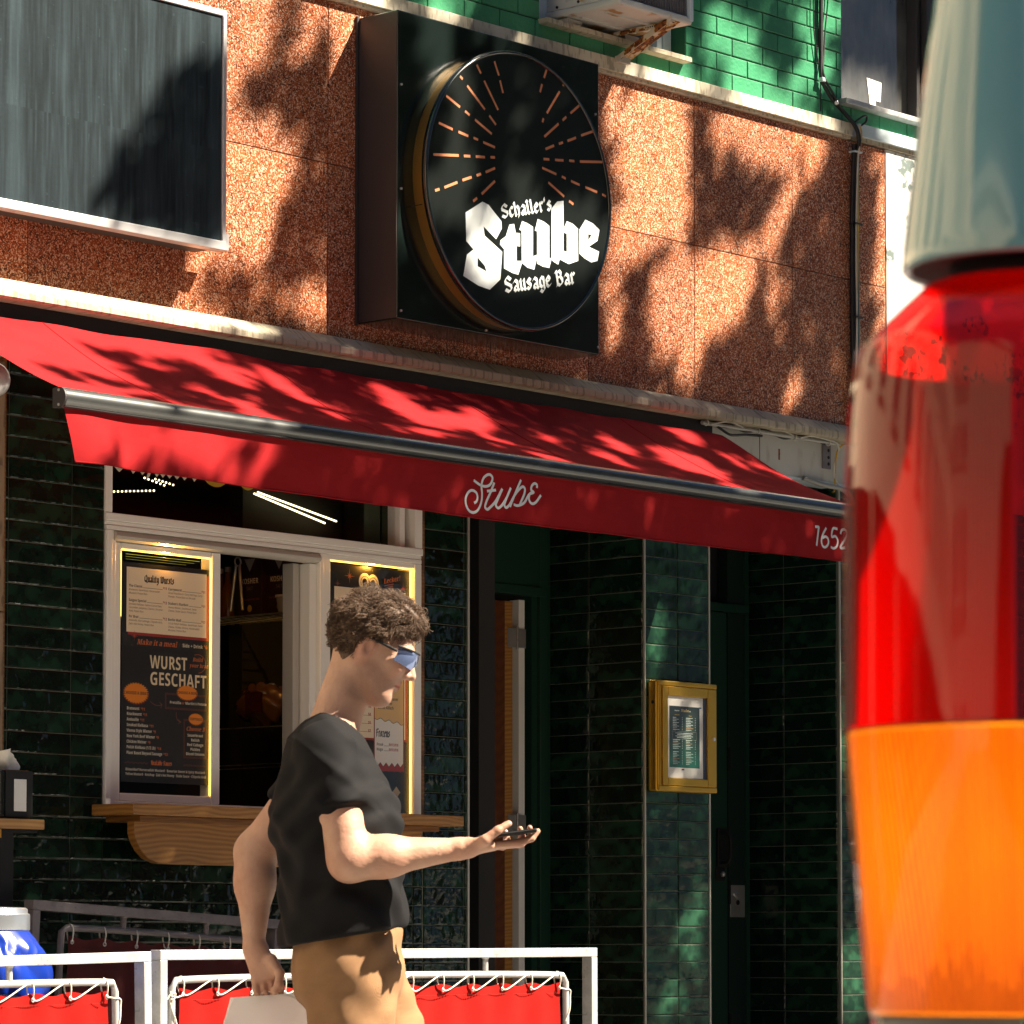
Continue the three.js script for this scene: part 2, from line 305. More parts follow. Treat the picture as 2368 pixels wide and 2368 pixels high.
pier(13.972, 15.6, 0.56, 13.972, -0.325, 'dark green tiled wall behind the amber lens, right of both doorways');

// ---------------------------------------------------------------- granite, ledge and bands
{
  const c = thing('granite_cladding', 'polished red brown speckled granite panels above the stone ledge', 'cladding');
  mesh('joint_backing', bx(7.4, 14.353, 3.36, 4.745, -0.3, -0.028), M.joint, c);
  const js = [7.44, 8.22, 9.02, 9.807, 10.588, 11.39, 12.186, 12.913, 13.63, 14.353];
  for (let i = 0; i < js.length - 1; i++) for (const [a, b] of [[3.37, 4.083], [4.083, 4.743]]) {
    const m = mesh('granite_panel', muv(bx(js[i] + 0.0018, js[i + 1] - 0.0018, a + 0.0018, b - 0.0018, -0.026, 0, 0.002), rr(0, 1), rr(0, 1)), M.granites[(i * 3 + (a > 4 ? 1 : 0)) % 4], c);
    m.position.z = rr(-0.0015, 0);
  }
  const mp = thing('marble_panel', 'mottled white marble panel right of the granite, partly behind the lamp cap', 'cladding');
  mesh('panel', bx(14.357, 15.7, 3.1, 4.745, -0.3, 0.004), M.marble, mp);
}
{
  const l = thing('stone_ledge', 'weathered pale stone ledge running above the red awning', 'ledge');
  const prof = [[0.0, 3.388], [0.03, 3.386], [0.098, 3.336], [0.1, 3.33], [0.1, 3.309], [0.094, 3.303], [0.03, 3.3], [-0.1, 3.3], [-0.1, 3.388]];
  for (const [a, b] of [[6.6, 9.889], [9.891, 13.057], [13.061, 14.085]]) mesh('ledge_stone', runX(prof, a, b), M.stone, l);
  const f = thing('fascia_panel', 'stained pale metal fascia panel below the stone ledge at right', 'panel');
  mesh('panel', bx(8.9, 14.9, 3.112, 3.298, -0.1, 0.012), M.fascia, f);
  mesh('lower_lip', bx(8.9, 14.9, 3.1, 3.112, -0.1, 0.02), M.blueMetal, f);
  mesh('seam', [bx(13.36, 13.363, 3.114, 3.297, 0.012, 0.0135)], M.joint, f);
  mesh('soffit', bx(8.9, 14.9, 3.06, 3.0995, -0.62, -0.12), M.black, f);
  for (const [x, y] of [[13.5, 3.23], [13.2, 3.2]]) mesh('drip_stain', bx(x, x + 0.012, y - 0.05, y, 0.0122, 0.0126), M.rust, f);
  const b = thing('stone_band', 'stained white stone band between the granite and the green bricks', 'band');
  mesh('band', bx(7.4, 14.055, 4.756, 4.816, -0.25, 0.035, 0.004), M.band, b);
  mesh('lower_fillet', bx(7.4, 14.055, 4.743, 4.7555, -0.25, 0.022, 0.002), M.band, b);
  const b2 = thing('metal_band', 'pale blue metal band under the upper right window', 'band');
  mesh('band', bx(14.107, 15.8, 4.766, 4.826, -0.25, 0.033, 0.003), M.blueMetal, b2);
  mesh('lower_fillet', bx(14.107, 15.8, 4.748, 4.7655, -0.25, 0.018), M.stone, b2);
}
// ---------------------------------------------------------------- green painted bricks
{
  const w = thing('brick_wall', 'green painted brick wall above the white stone band', 'wall');
  const y0 = 4.822, ch = 0.0808, L = 0.2245, top = 5.72;
  mesh('mortar', [bx(9.4, 11.87, 4.817, top, -0.3, -0.0055), bx(11.87, 12.855, 4.817, 4.884, -0.3, -0.0055), bx(12.855, 14.016, 4.817, top, -0.3, -0.0055), bx(14.016, 15.7, 4.827, 4.896, -0.3, -0.0055), bx(11.862, 11.87, 4.9, top, -0.3, -0.006)], M.mortar, w);
  const cache = {};
  const brick = (a, b, lo, hi) => {
    const k = Math.floor(rnd() * 3), key = `${(b - a).toFixed(3)}_${(hi - lo).toFixed(3)}_${k}`;
    const g = cache[key] || (cache[key] = muv(new RoundedBoxGeometry(b - a, hi - lo, 0.05, 1, 0.0035), k * 0.4, k * 0.3));
    const m = mesh('brick', g, M.bricks[Math.floor(rnd() * 3)], w);
    m.position.set((a + b) / 2, (lo + hi) / 2, -0.025 + rr(-0.0015, 0.0012)); m.rotation.z = rr(-0.004, 0.004);
  };
  for (let r = 0; y0 + r * ch < top; r++) {
    const off = 13.189 + (r % 2 ? 0.112 : 0);
    for (let c = -17; c < 12; c++) {
      let a = off + c * L, b = a + L, lo = y0 + r * ch, hi = lo + ch;
      if (lo < 4.83) lo = 4.82;
      const spans = lo > 4.88 ? [[9.9, 11.87], [12.855, 14.016]] : [[9.9, 14.016], [14.016, 15.6]];
      for (const [s, e] of spans) {
        const p = Math.max(a, s), q = Math.min(b, e);
        if (q - p > 0.03) brick(p + 0.003, q - 0.003, lo + 0.003 + (s > 14 ? 0.008 : 0), hi - 0.003);
      }
    }
  }
}
function upperWindow(label, x0, x1, dark) {
  const w = thing('window', label, 'window');
  mesh('glass_pane', bx(x0, x1, 4.9, 5.9, -0.15, -0.14), dark ? M.dustyGlass : M.darkGlass, w);
  mesh('backing', bx(x0 - 0.05, x1 + 0.05, 4.86, 6, -0.31, -0.155), M.black, w);
  return w;
}
{ // window with the air conditioner
  const w = upperWindow('window with white frame behind the rusty air conditioner', 11.87, 12.855);
  for (const [a, b] of [[11.95, 12.015], [12.03, 12.07]]) mesh('frame', bx(a, b, 4.905, 5.9, -0.139, -0.08, 0.004), M.blueMetal, w);
  for (const [a, b] of [[12.75, 12.785], [12.795, 12.852]]) mesh('frame', bx(a, b, 4.905, 5.9, -0.139, -0.08, 0.004), M.blueMetal, w);
  mesh('frame', bx(12.016, 12.79, 4.9, 4.925, -0.139, -0.085), M.white, w);
  mesh('window_sill', bx(11.862, 12.838, 4.884, 4.907, -0.2, 0.05, 0.003), M.stone, w);
  for (const x of [12.02, 12.4]) mesh('wooden_block', bx(x, x + 0.09, 4.9075, 4.935, -0.03, 0.03), M.whiteDull, w);
}
{ // window at the right
  const w = upperWindow('dark reflecting window at the top right with a pale card in it', 14.016, 15.6, true);
  mesh('frame', bx(14.73, 14.76, 4.925, 5.9, -0.139, -0.08, 0.004), M.cabinetSide, w);
  mesh('frame', bx(14.775, 14.83, 4.925, 5.9, -0.139, -0.05, 0.004), M.cabinetSide, w);
  mesh('frame', bx(14.016, 14.73, 4.9, 4.93, -0.139, -0.1), M.galv, w);
  mesh('window_sill', bx(13.985, 15.6, 4.9, 4.925, -0.13, 0.05, 0.003), M.galv, w);
  const card = mesh('card', extr([[0, 0], [0.12, -0.005], [0.11, -0.1], [0.07, -0.1], [0.075, -0.2], [0.04, -0.2], [0.02, -0.1]], 0.002), M.paper, w);
  card.position.set(14.40, 5.12, -0.139);
}
{ // air conditioner on its bracket
  const a = thing('air_conditioner', 'rust stained white air conditioner jutting from the upper window', 'air conditioner');
  mesh('base_pan', bx(12.0, 12.49, 4.94, 4.974, -0.1, 0.335, 0.012), M.ac, a);
  mesh('side_panel', bx(12.006, 12.02, 4.9745, 5.5, -0.1, 0.325), M.ac, a);
  mesh('side_panel', bx(12.468, 12.492, 4.955, 5.5, -0.02, 0.338, 0.004), M.blueMetal, a);
  mesh('coil', bx(12.02, 12.468, 4.976, 5.5, -0.09, 0.318), M.galvDark, a);
  for (let i = 0; i < 26; i++) mesh('fin', bx(12.03 + i * 0.0168, 12.033 + i * 0.0168, 4.978, 5.3, 0.318, 0.324), M.galvDark, a);
  for (const [y, z] of [[4.99, 0.1], [4.985, -0.02], [5.03, 0.2]]) mesh('screw', cyl(0.006, 0.006, 0.006, 12.004, y, z, 10, 'x'), M.black, a);
  for (const z of [0.06, 0.2]) mesh('pan_rib', bx(12.06, 12.42, 4.932, 4.9405, z, z + 0.016), M.ac, a);
  const b = thing('support_bracket', 'rusty angle iron bracket holding up the air conditioner', 'bracket');
  mesh('top_arm', [bx(12.335, 12.34, 4.912, 4.9315, -0.02, 0.33), bx(12.3405, 12.37, 4.9265, 4.9315, -0.02, 0.33)], M.rust, b);
  for (let i = 0; i < 9; i++) mesh('hole', cyl(0.0035, 0.0035, 0.0008, 12.3346, 4.922, 0.2 + i * 0.012, 8, 'x'), M.black, b);
  const d = extr([[0, 0], [0.33, 0.145], [0.33, 0.115], [0.03, -0.012]], 0.004);
  d.rotateY(-Math.PI / 2); mesh('diagonal_arm', muv(d.clone().translate(12.335, 4.812, 0.012)), M.rust, b);
  const fl = new THREE.BoxGeometry(0.075, 0.004, 0.34); fl.rotateX(-0.414); mesh('diagonal_flange', muv(fl.translate(12.3745, 4.873, 0.172)), M.rust, b);
  const fd = new THREE.BoxGeometry(0.073, 0.0015, 0.1); fd.rotateX(-0.414); mesh('rust_patch', fd.translate(12.3745, 4.838, 0.083), M.rustDark, b);
  mesh('foot', bx(12.32, 12.4, 4.795, 4.822, 0.036, 0.06, 0.002), M.whiteDull, b);
}
// ---------------------------------------------------------------- pilaster and wall lamp at the left edge
{
  const p = thing('stone_pilaster', 'brown stone pilaster at the left edge beside the tiles', 'pilaster');
  for (const [a, b] of [[0, 1.3], [1.304, 2.17], [2.174, 3.08]]) mesh('stone', bx(8.3, 8.878, a, b, -0.12, 0.05, 0.006), M.pilaster, p);
  mesh('timber_strip', bx(8.882, 8.8985, 0, 3.1, -0.12, 0.03), M.shelfDark, p);
  const l = thing('wall_lamp', 'round white wall lamp cut off at the left edge', 'lamp', [8.79, 3.0, 0.09]);
  mesh('shade', new THREE.SphereGeometry(0.062, 24, 16).scale(1, 1, 0.8), M.alu, l);
  mesh('back_plate', cyl(0.045, 0.045, 0.04, 0, 0, -0.02, 20, 'z'), M.alu, l);
}

// ---------------------------------------------------------------- blank sign board at the upper left
{
  const b = thing('sign_board', 'blank dark metal sign board in a white frame, upper left', 'sign board', [-0.03, -0.008, 0.031]);
  mesh('panel', bx(7.5, 9.876, 3.64, 4.519, 0.09, 0.128), M.board, b);
  mesh('frame_rail', bx(7.5, 9.896, 3.618, 3.652, 0.085, 0.136, 0.002), M.alu, b);
  mesh('frame_rail', bx(7.5, 9.896, 4.519, 4.542, 0.085, 0.136, 0.002), M.alu, b);
  mesh('frame_stile', bx(9.877, 9.8955, 3.6525, 4.5185, 0.086, 0.136, 0.002), M.alu, b);
  mesh('back_rail', bx(7.5, 9.86, 3.622, 3.66, 0.002, 0.084), M.cabinetSide, b);
  mesh('back_rail', bx(7.5, 9.86, 4.45, 4.5, 0.002, 0.084), M.cabinetSide, b);
  mesh('end_bracket', [bx(9.897, 9.955, 3.632, 3.695, 0.086, 0.089), bx(9.87, 9.955, 3.632, 3.636, 0.03, 0.0855)], M.alu, b);
}
// ---------------------------------------------------------------- blackletter drawn with a broad nib, for the sign and the menus
const GLYPH = {
  S: [0.8, [[0.72, 1.1], [0.42, 1.38], [0.14, 1.14], [0.14, 0.86], [0.68, 0.52], [0.68, 0.2], [0.4, 0], [0.06, 0.22]]],
  s: [0.56, [[0.46, 0.82], [0.28, 1], [0.1, 0.8], [0.44, 0.38], [0.42, 0.16], [0.24, 0], [0.04, 0.18]]],
  c: [0.52, [[0.46, 0.84], [0.3, 1], [0.1, 0.78], [0.1, 0.18], [0.28, 0], [0.48, 0.2]]],
  h: [0.66, [[0.04, 1.4], [0.12, 1.34], [0.12, 0.08], [0.2, 0]], [[0.12, 0.72], [0.36, 1], [0.52, 0.8], [0.52, 0.1], [0.42, -0.16]]],
  a: [0.62, [[0.08, 0.8], [0.26, 1], [0.48, 0.82], [0.48, 0.1], [0.6, 0]], [[0.48, 0.5], [0.14, 0.36], [0.1, 0.16], [0.26, 0], [0.48, 0.18]]],
  l: [0.34, [[0.04, 1.4], [0.13, 1.34], [0.13, 0.12], [0.28, 0]]],
  i: [0.34, [[0.04, 0.9], [0.13, 1], [0.13, 0.12], [0.28, 0]], [[0.1, 1.25], [0.16, 1.32]]],
  e: [0.54, [[0.1, 0.46], [0.46, 0.64], [0.44, 0.82], [0.28, 1], [0.1, 0.8], [0.1, 0.16], [0.28, 0], [0.5, 0.2]]],
  r: [0.5, [[0.02, 0.86], [0.13, 1], [0.13, 0.1], [0.22, 0]], [[0.13, 0.74], [0.32, 1], [0.46, 0.86]]],
  u: [0.64, [[0.02, 0.88], [0.12, 1], [0.12, 0.14], [0.26, 0], [0.48, 0.2]], [[0.4, 0.9], [0.49, 1], [0.49, 0.1], [0.6, 0]]],
  o: [0.58, [[0.3, 1], [0.1, 0.8], [0.1, 0.2], [0.28, 0], [0.48, 0.2], [0.48, 0.82], [0.3, 1]]],
  n: [0.64, [[0.02, 0.88], [0.12, 1], [0.12, 0.08], [0.2, 0]], [[0.12, 0.74], [0.36, 1], [0.5, 0.82], [0.5, 0.12], [0.62, 0]]],
  z: [0.54, [[0.06, 0.94], [0.46, 0.94], [0.1, 0.06], [0.5, 0.06]]],
  g: [0.62, [[0.48, 0.82], [0.28, 1], [0.1, 0.8], [0.1, 0.22], [0.26, 0.04], [0.49, 0.24]], [[0.46, 0.96], [0.5, 0.86], [0.5, -0.2], [0.28, -0.42], [0.06, -0.24]]],
  B: [0.84, [[0.06, 1.3], [0.2, 1.36], [0.2, 0.08], [0.1, 0]], [[0.2, 1.2], [0.5, 1.38], [0.66, 1.14], [0.6, 0.86], [0.24, 0.72]], [[0.6, 0.78], [0.74, 0.5], [0.7, 0.2], [0.42, 0], [0.16, 0.16]]],
  Q: [0.95, [[0.5, 1.38], [0.18, 1.1], [0.14, 0.3], [0.44, 0], [0.76, 0.3], [0.78, 1.06], [0.5, 1.38]], [[0.5, 0.3], [0.9, -0.2]]],
  W: [1.05, [[0.02, 1.2], [0.14, 1.36], [0.16, 0.2], [0.3, 0], [0.54, 0.3]], [[0.5, 1.3], [0.54, 0.1]], [[0.54, 0.22], [0.72, 0], [0.9, 0.3], [0.92, 1.0], [0.78, 1.34]]],
  F: [0.72, [[0.06, 1.24], [0.2, 1.36], [0.2, 0.1], [0.1, -0.05]], [[0.2, 1.24], [0.5, 1.38], [0.7, 1.26]], [[0.06, 0.74], [0.54, 0.78]]],
  A: [0.8, [[0.1, 1.0], [0.3, 1.36], [0.22, 0.2], [0.08, 0]], [[0.3, 1.36], [0.62, 1.2], [0.62, 0.12], [0.76, 0]], [[0.2, 0.6], [0.62, 0.64]]],
  O: [0.92, [[0.5, 1.38], [0.18, 1.1], [0.14, 0.3], [0.44, 0], [0.76, 0.3], [0.78, 1.06], [0.5, 1.38]]],
  d: [0.62, [[0.48, 0.82], [0.28, 1], [0.1, 0.8], [0.1, 0.16], [0.28, 0], [0.49, 0.2], [0.49, 0.9], [0.24, 1.4]]],
  v: [0.58, [[0.02, 0.9], [0.12, 1], [0.14, 0.2], [0.3, 0], [0.48, 0.3], [0.48, 0.84], [0.36, 1]]],
  b: [0.6, [[0.04, 1.4], [0.13, 1.34], [0.13, 0.16], [0.3, 0], [0.5, 0.22], [0.5, 0.8], [0.34, 1], [0.13, 0.76]]],
  t: [0.44, [[0.16, 1.26], [0.16, 0.14], [0.28, 0], [0.42, 0.14]], [[0.02, 0.92], [0.38, 0.94]]],
  y: [0.62, [[0.02, 0.88], [0.12, 1], [0.12, 0.24], [0.28, 0.06], [0.49, 0.24]], [[0.4, 0.9], [0.5, 1], [0.5, -0.14], [0.3, -0.42], [0.08, -0.3]]],
  "'": [0.22, [[0.1, 1.4], [0.12, 1.05]]],
  ' ': [0.36],
};
function penText(c, text, x, y, xh, tilt = 0, nib = 0.2, squeeze = 1) {   // x, y = start of the base line, y downwards
  const nx = Math.cos(0.75) * nib / 2 * xh, ny = Math.sin(0.75) * nib / 2 * xh, co = Math.cos(tilt), si = Math.sin(tilt);
  let pen = 0;
  const put = (a, b) => [x + co * a - si * b, y - si * a - co * b];
  for (const ch of text) {
    const [w, ...strokes] = GLYPH[ch] || [0.4];
    for (const s of strokes) for (let i = 0; i + 1 < s.length; i++) {
      const [p, q] = [s[i], s[i + 1]].map(([a, b]) => [(pen + a) * xh * squeeze, b * xh]);
      const poly = [[p[0] - nx, p[1] - ny], [p[0] + nx, p[1] + ny], [q[0] + nx, q[1] + ny], [q[0] - nx, q[1] - ny]].map(([a, b]) => put(a, b));
      c.beginPath(); c.moveTo(...poly[0]); for (const k of poly.slice(1)) c.lineTo(...k); c.closePath(); c.fill(); c.lineWidth = xh * 0.03; c.stroke();
    }
    pen += w + 0.08;
  }
  return pen * xh * squeeze;
}
function canvasTex(w, h, draw) {
  const cv = document.createElement('canvas'); cv.width = w; cv.height = h;
  const c = cv.getContext('2d'); draw(c, w, h);
  const t = new THREE.CanvasTexture(cv); t.colorSpace = THREE.SRGBColorSpace; t.anisotropy = 8; return t;
}
function sheet(x0, x1, y0, y1, z) { const g = new THREE.PlaneGeometry(x1 - x0, y1 - y0); return g.translate((x0 + x1) / 2, (y0 + y1) / 2, z); }
// ---------------------------------------------------------------- round shop sign on its square cabinet
{
  const s = thing('shop_sign', 'round Stube sausage bar sign on a square black cabinet', 'sign');
  mesh('cabinet', bx(10.755, 11.995, 3.456, 4.70, 0.0, 0.222, 0.006), M.blackGloss, s);
  mesh('cabinet_side', bx(10.7525, 10.7548, 3.462, 4.694, 0.002, 0.218), M.cabinetSide, s);
  mesh('cabinet_flange', [bx(10.742, 10.7524, 3.45, 4.705, 0.0, 0.012)], M.cabinetSide, s);
  const CX = 11.405, CY = 4.056, RR = 0.566;
  mesh('drum', new THREE.CylinderGeometry(RR - 0.004, RR - 0.004, 0.062, 96, 1, true).rotateX(Math.PI / 2).translate(CX, CY, 0.252), M.drum, s);
  mesh('drum_seam', bx(CX - RR - 0.0045, CX - RR - 0.003, CY - 0.14, CY - 0.137, 0.224, 0.282), M.black, s);
  const rim = new THREE.TorusGeometry(RR, 0.009, 10, 96); rim.scale(1, 1, 1.8); mesh('rim', rim.translate(CX, CY, 0.291), M.blackGloss, s);
  const face = canvasTex(1400, 1400, (c, W) => {
    const k = W / (2 * RR) / 1000, X = (m) => W / 2 + m * k, Y = (m) => W / 2 - m * k;
    c.fillStyle = '#0a1210'; c.fillRect(0, 0, W, W);
    c.strokeStyle = '#d98a63'; c.lineWidth = 11 * k; c.lineCap = 'butt';
    const rays = [[-525, 67, -374, 87, -344, 90, -305, 95, -273, 99, -217, 105, -184, 110, -156, 114], [-493, 200, -410, 187, -376, 183, -317, 175, -286, 173, -258, 170, -228, 165, -156, 155],
      [-449, 317, -367, 285, -337, 274, -309, 262, -278, 249, -175, 207], [-367, 411, -351, 402, -324, 380, -217, 300, -191, 280, -150, 249], [-267, 476, -241, 444, -222, 418, -137, 312],
      [-160, 509, -132, 455, -126, 436, -107, 387], [164, 532, 147, 494, 135, 466, 122, 430], [271, 492, 268, 481, 246, 455, 165, 350, 144, 325, 137, 307],
      [375, 420, 314, 374, 288, 355, 264, 336, 239, 318, 149, 249], [458, 322, 382, 292, 350, 278, 295, 255, 267, 244, 240, 234, 210, 222, 156, 198],
      [520, 202, 374, 181, 339, 177, 306, 174, 270, 169, 216, 163, 180, 159, 144, 155], [135, 117, 225, 104, 259, 100, 284, 95, 317, 90, 373, 82, 409, 78, 486, 69, 517, 64, 543, 59],
      [174, 62, 274, 18, 305, 4, 333, -5], [-156, 70, -213, 44, -241, 33, -267, 22, -297, 11, -352, -10, -382, -23, -459, -56, -488, -67, -514, -77], [-156, 17, -237, -49, -264, -69, -288, -86]];
    for (const r of rays) for (let i = 0; i + 3 < r.length; i += 4) { c.beginPath(); c.moveTo(X(r[i]), Y(r[i + 1])); c.lineTo(X(r[i + 2]), Y(r[i + 3])); c.stroke(); }
    c.fillStyle = c.strokeStyle = '#dfe7e8'; c.lineJoin = 'miter';
    const letters = [
      [[[-333, -138], [-232, -79], [-196, -86], [-117, -142], [-114, -172], [-149, -221], [-225, -180], [-218, -216], [-112, -267], [-123, -382], [-187, -433], [-255, -426], [-347, -398], [-325, -308], [-286, -282], [-329, -254]], [[-261, -311], [-218, -339], [-207, -361], [-261, -347]]],
      [[[-68, -149], [-39, -142], [-29, -177], [-2, -175], [-2, -230], [-23, -231], [-23, -292], [7, -288], [10, -296], [-13, -348], [-49, -346], [-101, -334], [-101, -255], [-126, -239], [-122, -221], [-90, -200]]],
      [[[10, -123], [43, -127], [78, -137], [78, -259], [103, -249], [103, -153], [89, -151], [107, -100], [145, -105], [180, -118], [180, -253], [192, -250], [192, -260], [180, -294], [140, -294], [103, -286], [101, -265], [86, -314], [43, -311], [8, -296], [7, -165], [-7, -161]]],
      [[[193, -44], [230, -9], [270, 0], [271, -116], [290, -82], [329, -88], [362, -104], [363, -239], [303, -261], [245, -249], [236, -272], [207, -265], [192, -256]], [[270, -133], [290, -136], [290, -211], [270, -209]]],
      [[[409, -59], [459, -68], [500, -89], [487, -137], [431, -170], [498, -181], [487, -222], [447, -234], [404, -223], [370, -207], [371, -106]], [[427, -117], [448, -118], [427, -144]]]];
    for (const L of letters) { c.beginPath(); for (const ring of L) { ring.forEach((p, i) => c[i ? 'lineTo' : 'moveTo'](X(p[0]), Y(p[1]))); c.closePath(); } c.fill('evenodd'); }
    penText(c, "Schaller's", X(-112), Y(-128), 38 * k, 0.25, 0.36, 1.45);
    penText(c, 'Sausage Bar', X(-92), Y(-430), 43 * k, 0.213, 0.36, 1.39);
  });
  const disc = new THREE.CircleGeometry(RR, 96).translate(CX, CY, 0.3);
  mesh('face', disc, phy({ map: face, roughness: 0.32, clearcoat: 0.7, clearcoatRoughness: 0.08 }), s);
  for (const [x, y] of [[10.775, 3.49], [10.775, 3.98], [11.97, 4.48], [11.985, 3.49], [11.28, 3.473], [10.775, 4.4]]) mesh('screw', cyl(0.005, 0.005, 0.006, x, y, 0.224, 8, 'z'), M.galv, s);
}
// ---------------------------------------------------------------- awning
{
  const a = thing('awning', 'red fabric awning with grey front bar over the shop front', 'awning');
  const X0 = 8.48, X1 = 12.98, zB = 0.1, yB = 3.231, zF = 0.79, yF = 2.868;
  const nx = 120, nz = 14, P = [], I = [], U = [];
  for (let j = 0; j <= nz; j++) for (let i = 0; i <= nx; i++) {
    const s = i / nx, t = j / nz, x = lerp(X0, X1, s);
    const fold = 0.010 * Math.sin((s * 7 + t * 1.6) * 3) * t * (1 - t) * 2 + 0.012 * Math.exp(-Math.pow((s - 0.30 - 0.26 * t) * 26, 2)) * (1 - t) + 0.006 * Math.sin(s * 40 - t * 6) * t * (1 - t);
    P.push(x, lerp(yB, yF, t) - 0.022 * Math.sin(Math.PI * t) + fold + (t < 0.02 ? 0.003 * Math.sin(s * 60) : 0), lerp(zB, zF, t)); U.push(x, t * 0.8);
    if (i < nx && j < nz) { const o = j * (nx + 1) + i; I.push(o, o + nx + 1, o + 1, o + 1, o + nx + 1, o + nx + 2); }
  }
  const cg = new THREE.BufferGeometry(); cg.setAttribute('position', new THREE.Float32BufferAttribute(P, 3)); cg.setAttribute('uv', new THREE.Float32BufferAttribute(U, 2)); cg.setIndex(I); cg.computeVertexNormals();
  mesh('canopy', cg, M.red, a);
  for (const s of [0.115, 0.355, 0.6, 0.845]) { const sp = []; for (let j = 0; j <= nz; j++) { const k = (j * (nx + 1) + Math.round(s * nx)) * 3; sp.push(V(P[k], P[k + 1] + 0.0006, P[k + 2])); } mesh('seam', new THREE.TubeGeometry(new THREE.CatmullRomCurve3(sp), 40, 0.0022, 4), M.red, a); }
  const vz = (x, t) => 0.8 + (0.007 * Math.sin(x * 5.1) + 0.005 * Math.sin(x * 11 + 1 + t) + 0.002 * Math.sin(x * 31 + 2 * t)) * t + (x < 9.1 ? 0.022 * Math.sin((x - 8.48) * 16 - t * 1.4) * t * smooth(9.1, 8.6, x) : 0) + 0.012 * t;
  const q = [], qi = [], qu = [], vx = 220, vy = 14;
  for (let j = 0; j <= vy; j++) for (let i = 0; i <= vx; i++) {
    const s = i / vx, t = j / vy, x = lerp(X0 + 0.01 + 0.05 * t, X1 - 0.005 - 0.015 * t, s), sag = 0.016 * Math.sin(s * Math.PI);
    q.push(x, lerp(2.806, 2.614 - sag, t), vz(x, t)); qu.push(x, t * 0.2);
    if (i < vx && j < vy) { const o = j * (vx + 1) + i; qi.push(o, o + vx + 1, o + 1, o + 1, o + vx + 1, o + vx + 2); }
  }
  const vg = new THREE.BufferGeometry(); vg.setAttribute('position', new THREE.Float32BufferAttribute(q, 3)); vg.setAttribute('uv', new THREE.Float32BufferAttribute(qu, 2)); vg.setIndex(qi); vg.computeVertexNormals();
  mesh('valance', vg, M.red, a);
  const hem = []; for (let i = 0; i <= 60; i++) { const s = i / 60, x = lerp(X0 + 0.06, X1 - 0.02, s); hem.push(V(x, 2.617 - 0.016 * Math.sin(s * Math.PI), vz(x, 0.98) + 0.001)); }
  mesh('hem', new THREE.TubeGeometry(new THREE.CatmullRomCurve3(hem), 180, 0.0028, 5), M.red, a);
  // front bar: rounded front, flat back
  const prof = []; for (let i = 0; i <= 14; i++) { const t = -Math.PI / 2 + (i / 14) * Math.PI; prof.push([0.795 + 0.036 * Math.cos(t), 2.832 + 0.036 * Math.sin(t)]); }
  prof.push([0.765, 2.866], [0.765, 2.798]);
  mesh('front_bar', toCreasedNormals(runX(prof, X0, X1 + 0.01), 0.6), M.bar, a);
  mesh('bar_groove', bx(X0 + 0.002, X1 + 0.008, 2.800, 2.8035, 0.80, 0.819), M.black, a);
  const cap = extr(prof.map(([z, y]) => [-z, y]), 0.008); cap.rotateY(Math.PI / 2);
  mesh('end_cap', muv(cap.translate(X0 - 0.0085, 0, 0)), M.cabinetSide, a);
  for (const [y, z] of [[2.857, 0.797], [2.807, 0.797]]) mesh('screw', cyl(0.005, 0.005, 0.003, X0 - 0.0095, y, z, 10, 'x'), M.galv, a);
  mesh('cassette', bx(7.9, 13.0, 3.2, 3.299, 0.0125, 0.03, 0.004), M.black, a);
  for (const x of [8.9, 10.7, 12.5]) { mesh('folding_arm', [pipe([x, 3.15, 0.06], [x + 0.45, 3.0, 0.42], 0.016), pipe([x + 0.45, 3.0, 0.42], [x + 0.05, 2.84, 0.77], 0.014)], M.cabinetSide, a); }
  // painted lettering as thin ribbons following the cloth
  const ribbon = (pts, w, close) => {
    const c = new THREE.CatmullRomCurve3(pts.map(([x, y]) => V(x, y, 0)), false, 'centripetal'), n = pts.length * 9, p = [], ix = [], uv = [];
    for (let i = 0; i <= n; i++) {
      const o = c.getPoint(i / n), t = c.getTangent(i / n), nn = V(-t.y, t.x, 0).multiplyScalar(w / 2);
      for (const sg of [1, -1]) { const x = o.x + nn.x * sg, y = o.y + nn.y * sg; p.push(x, y, vz(x, (2.806 - y) / 0.2) + 0.0022); uv.push(x, y); }
      if (i < n) { const k = i * 2; ix.push(k, k + 1, k + 2, k + 1, k + 3, k + 2); }
    }
    const g = new THREE.BufferGeometry(); g.setAttribute('position', new THREE.Float32BufferAttribute(p, 3)); g.setAttribute('uv', new THREE.Float32BufferAttribute(uv, 2)); g.setIndex(ix); g.computeVertexNormals(); return g.toNonIndexed();
  };
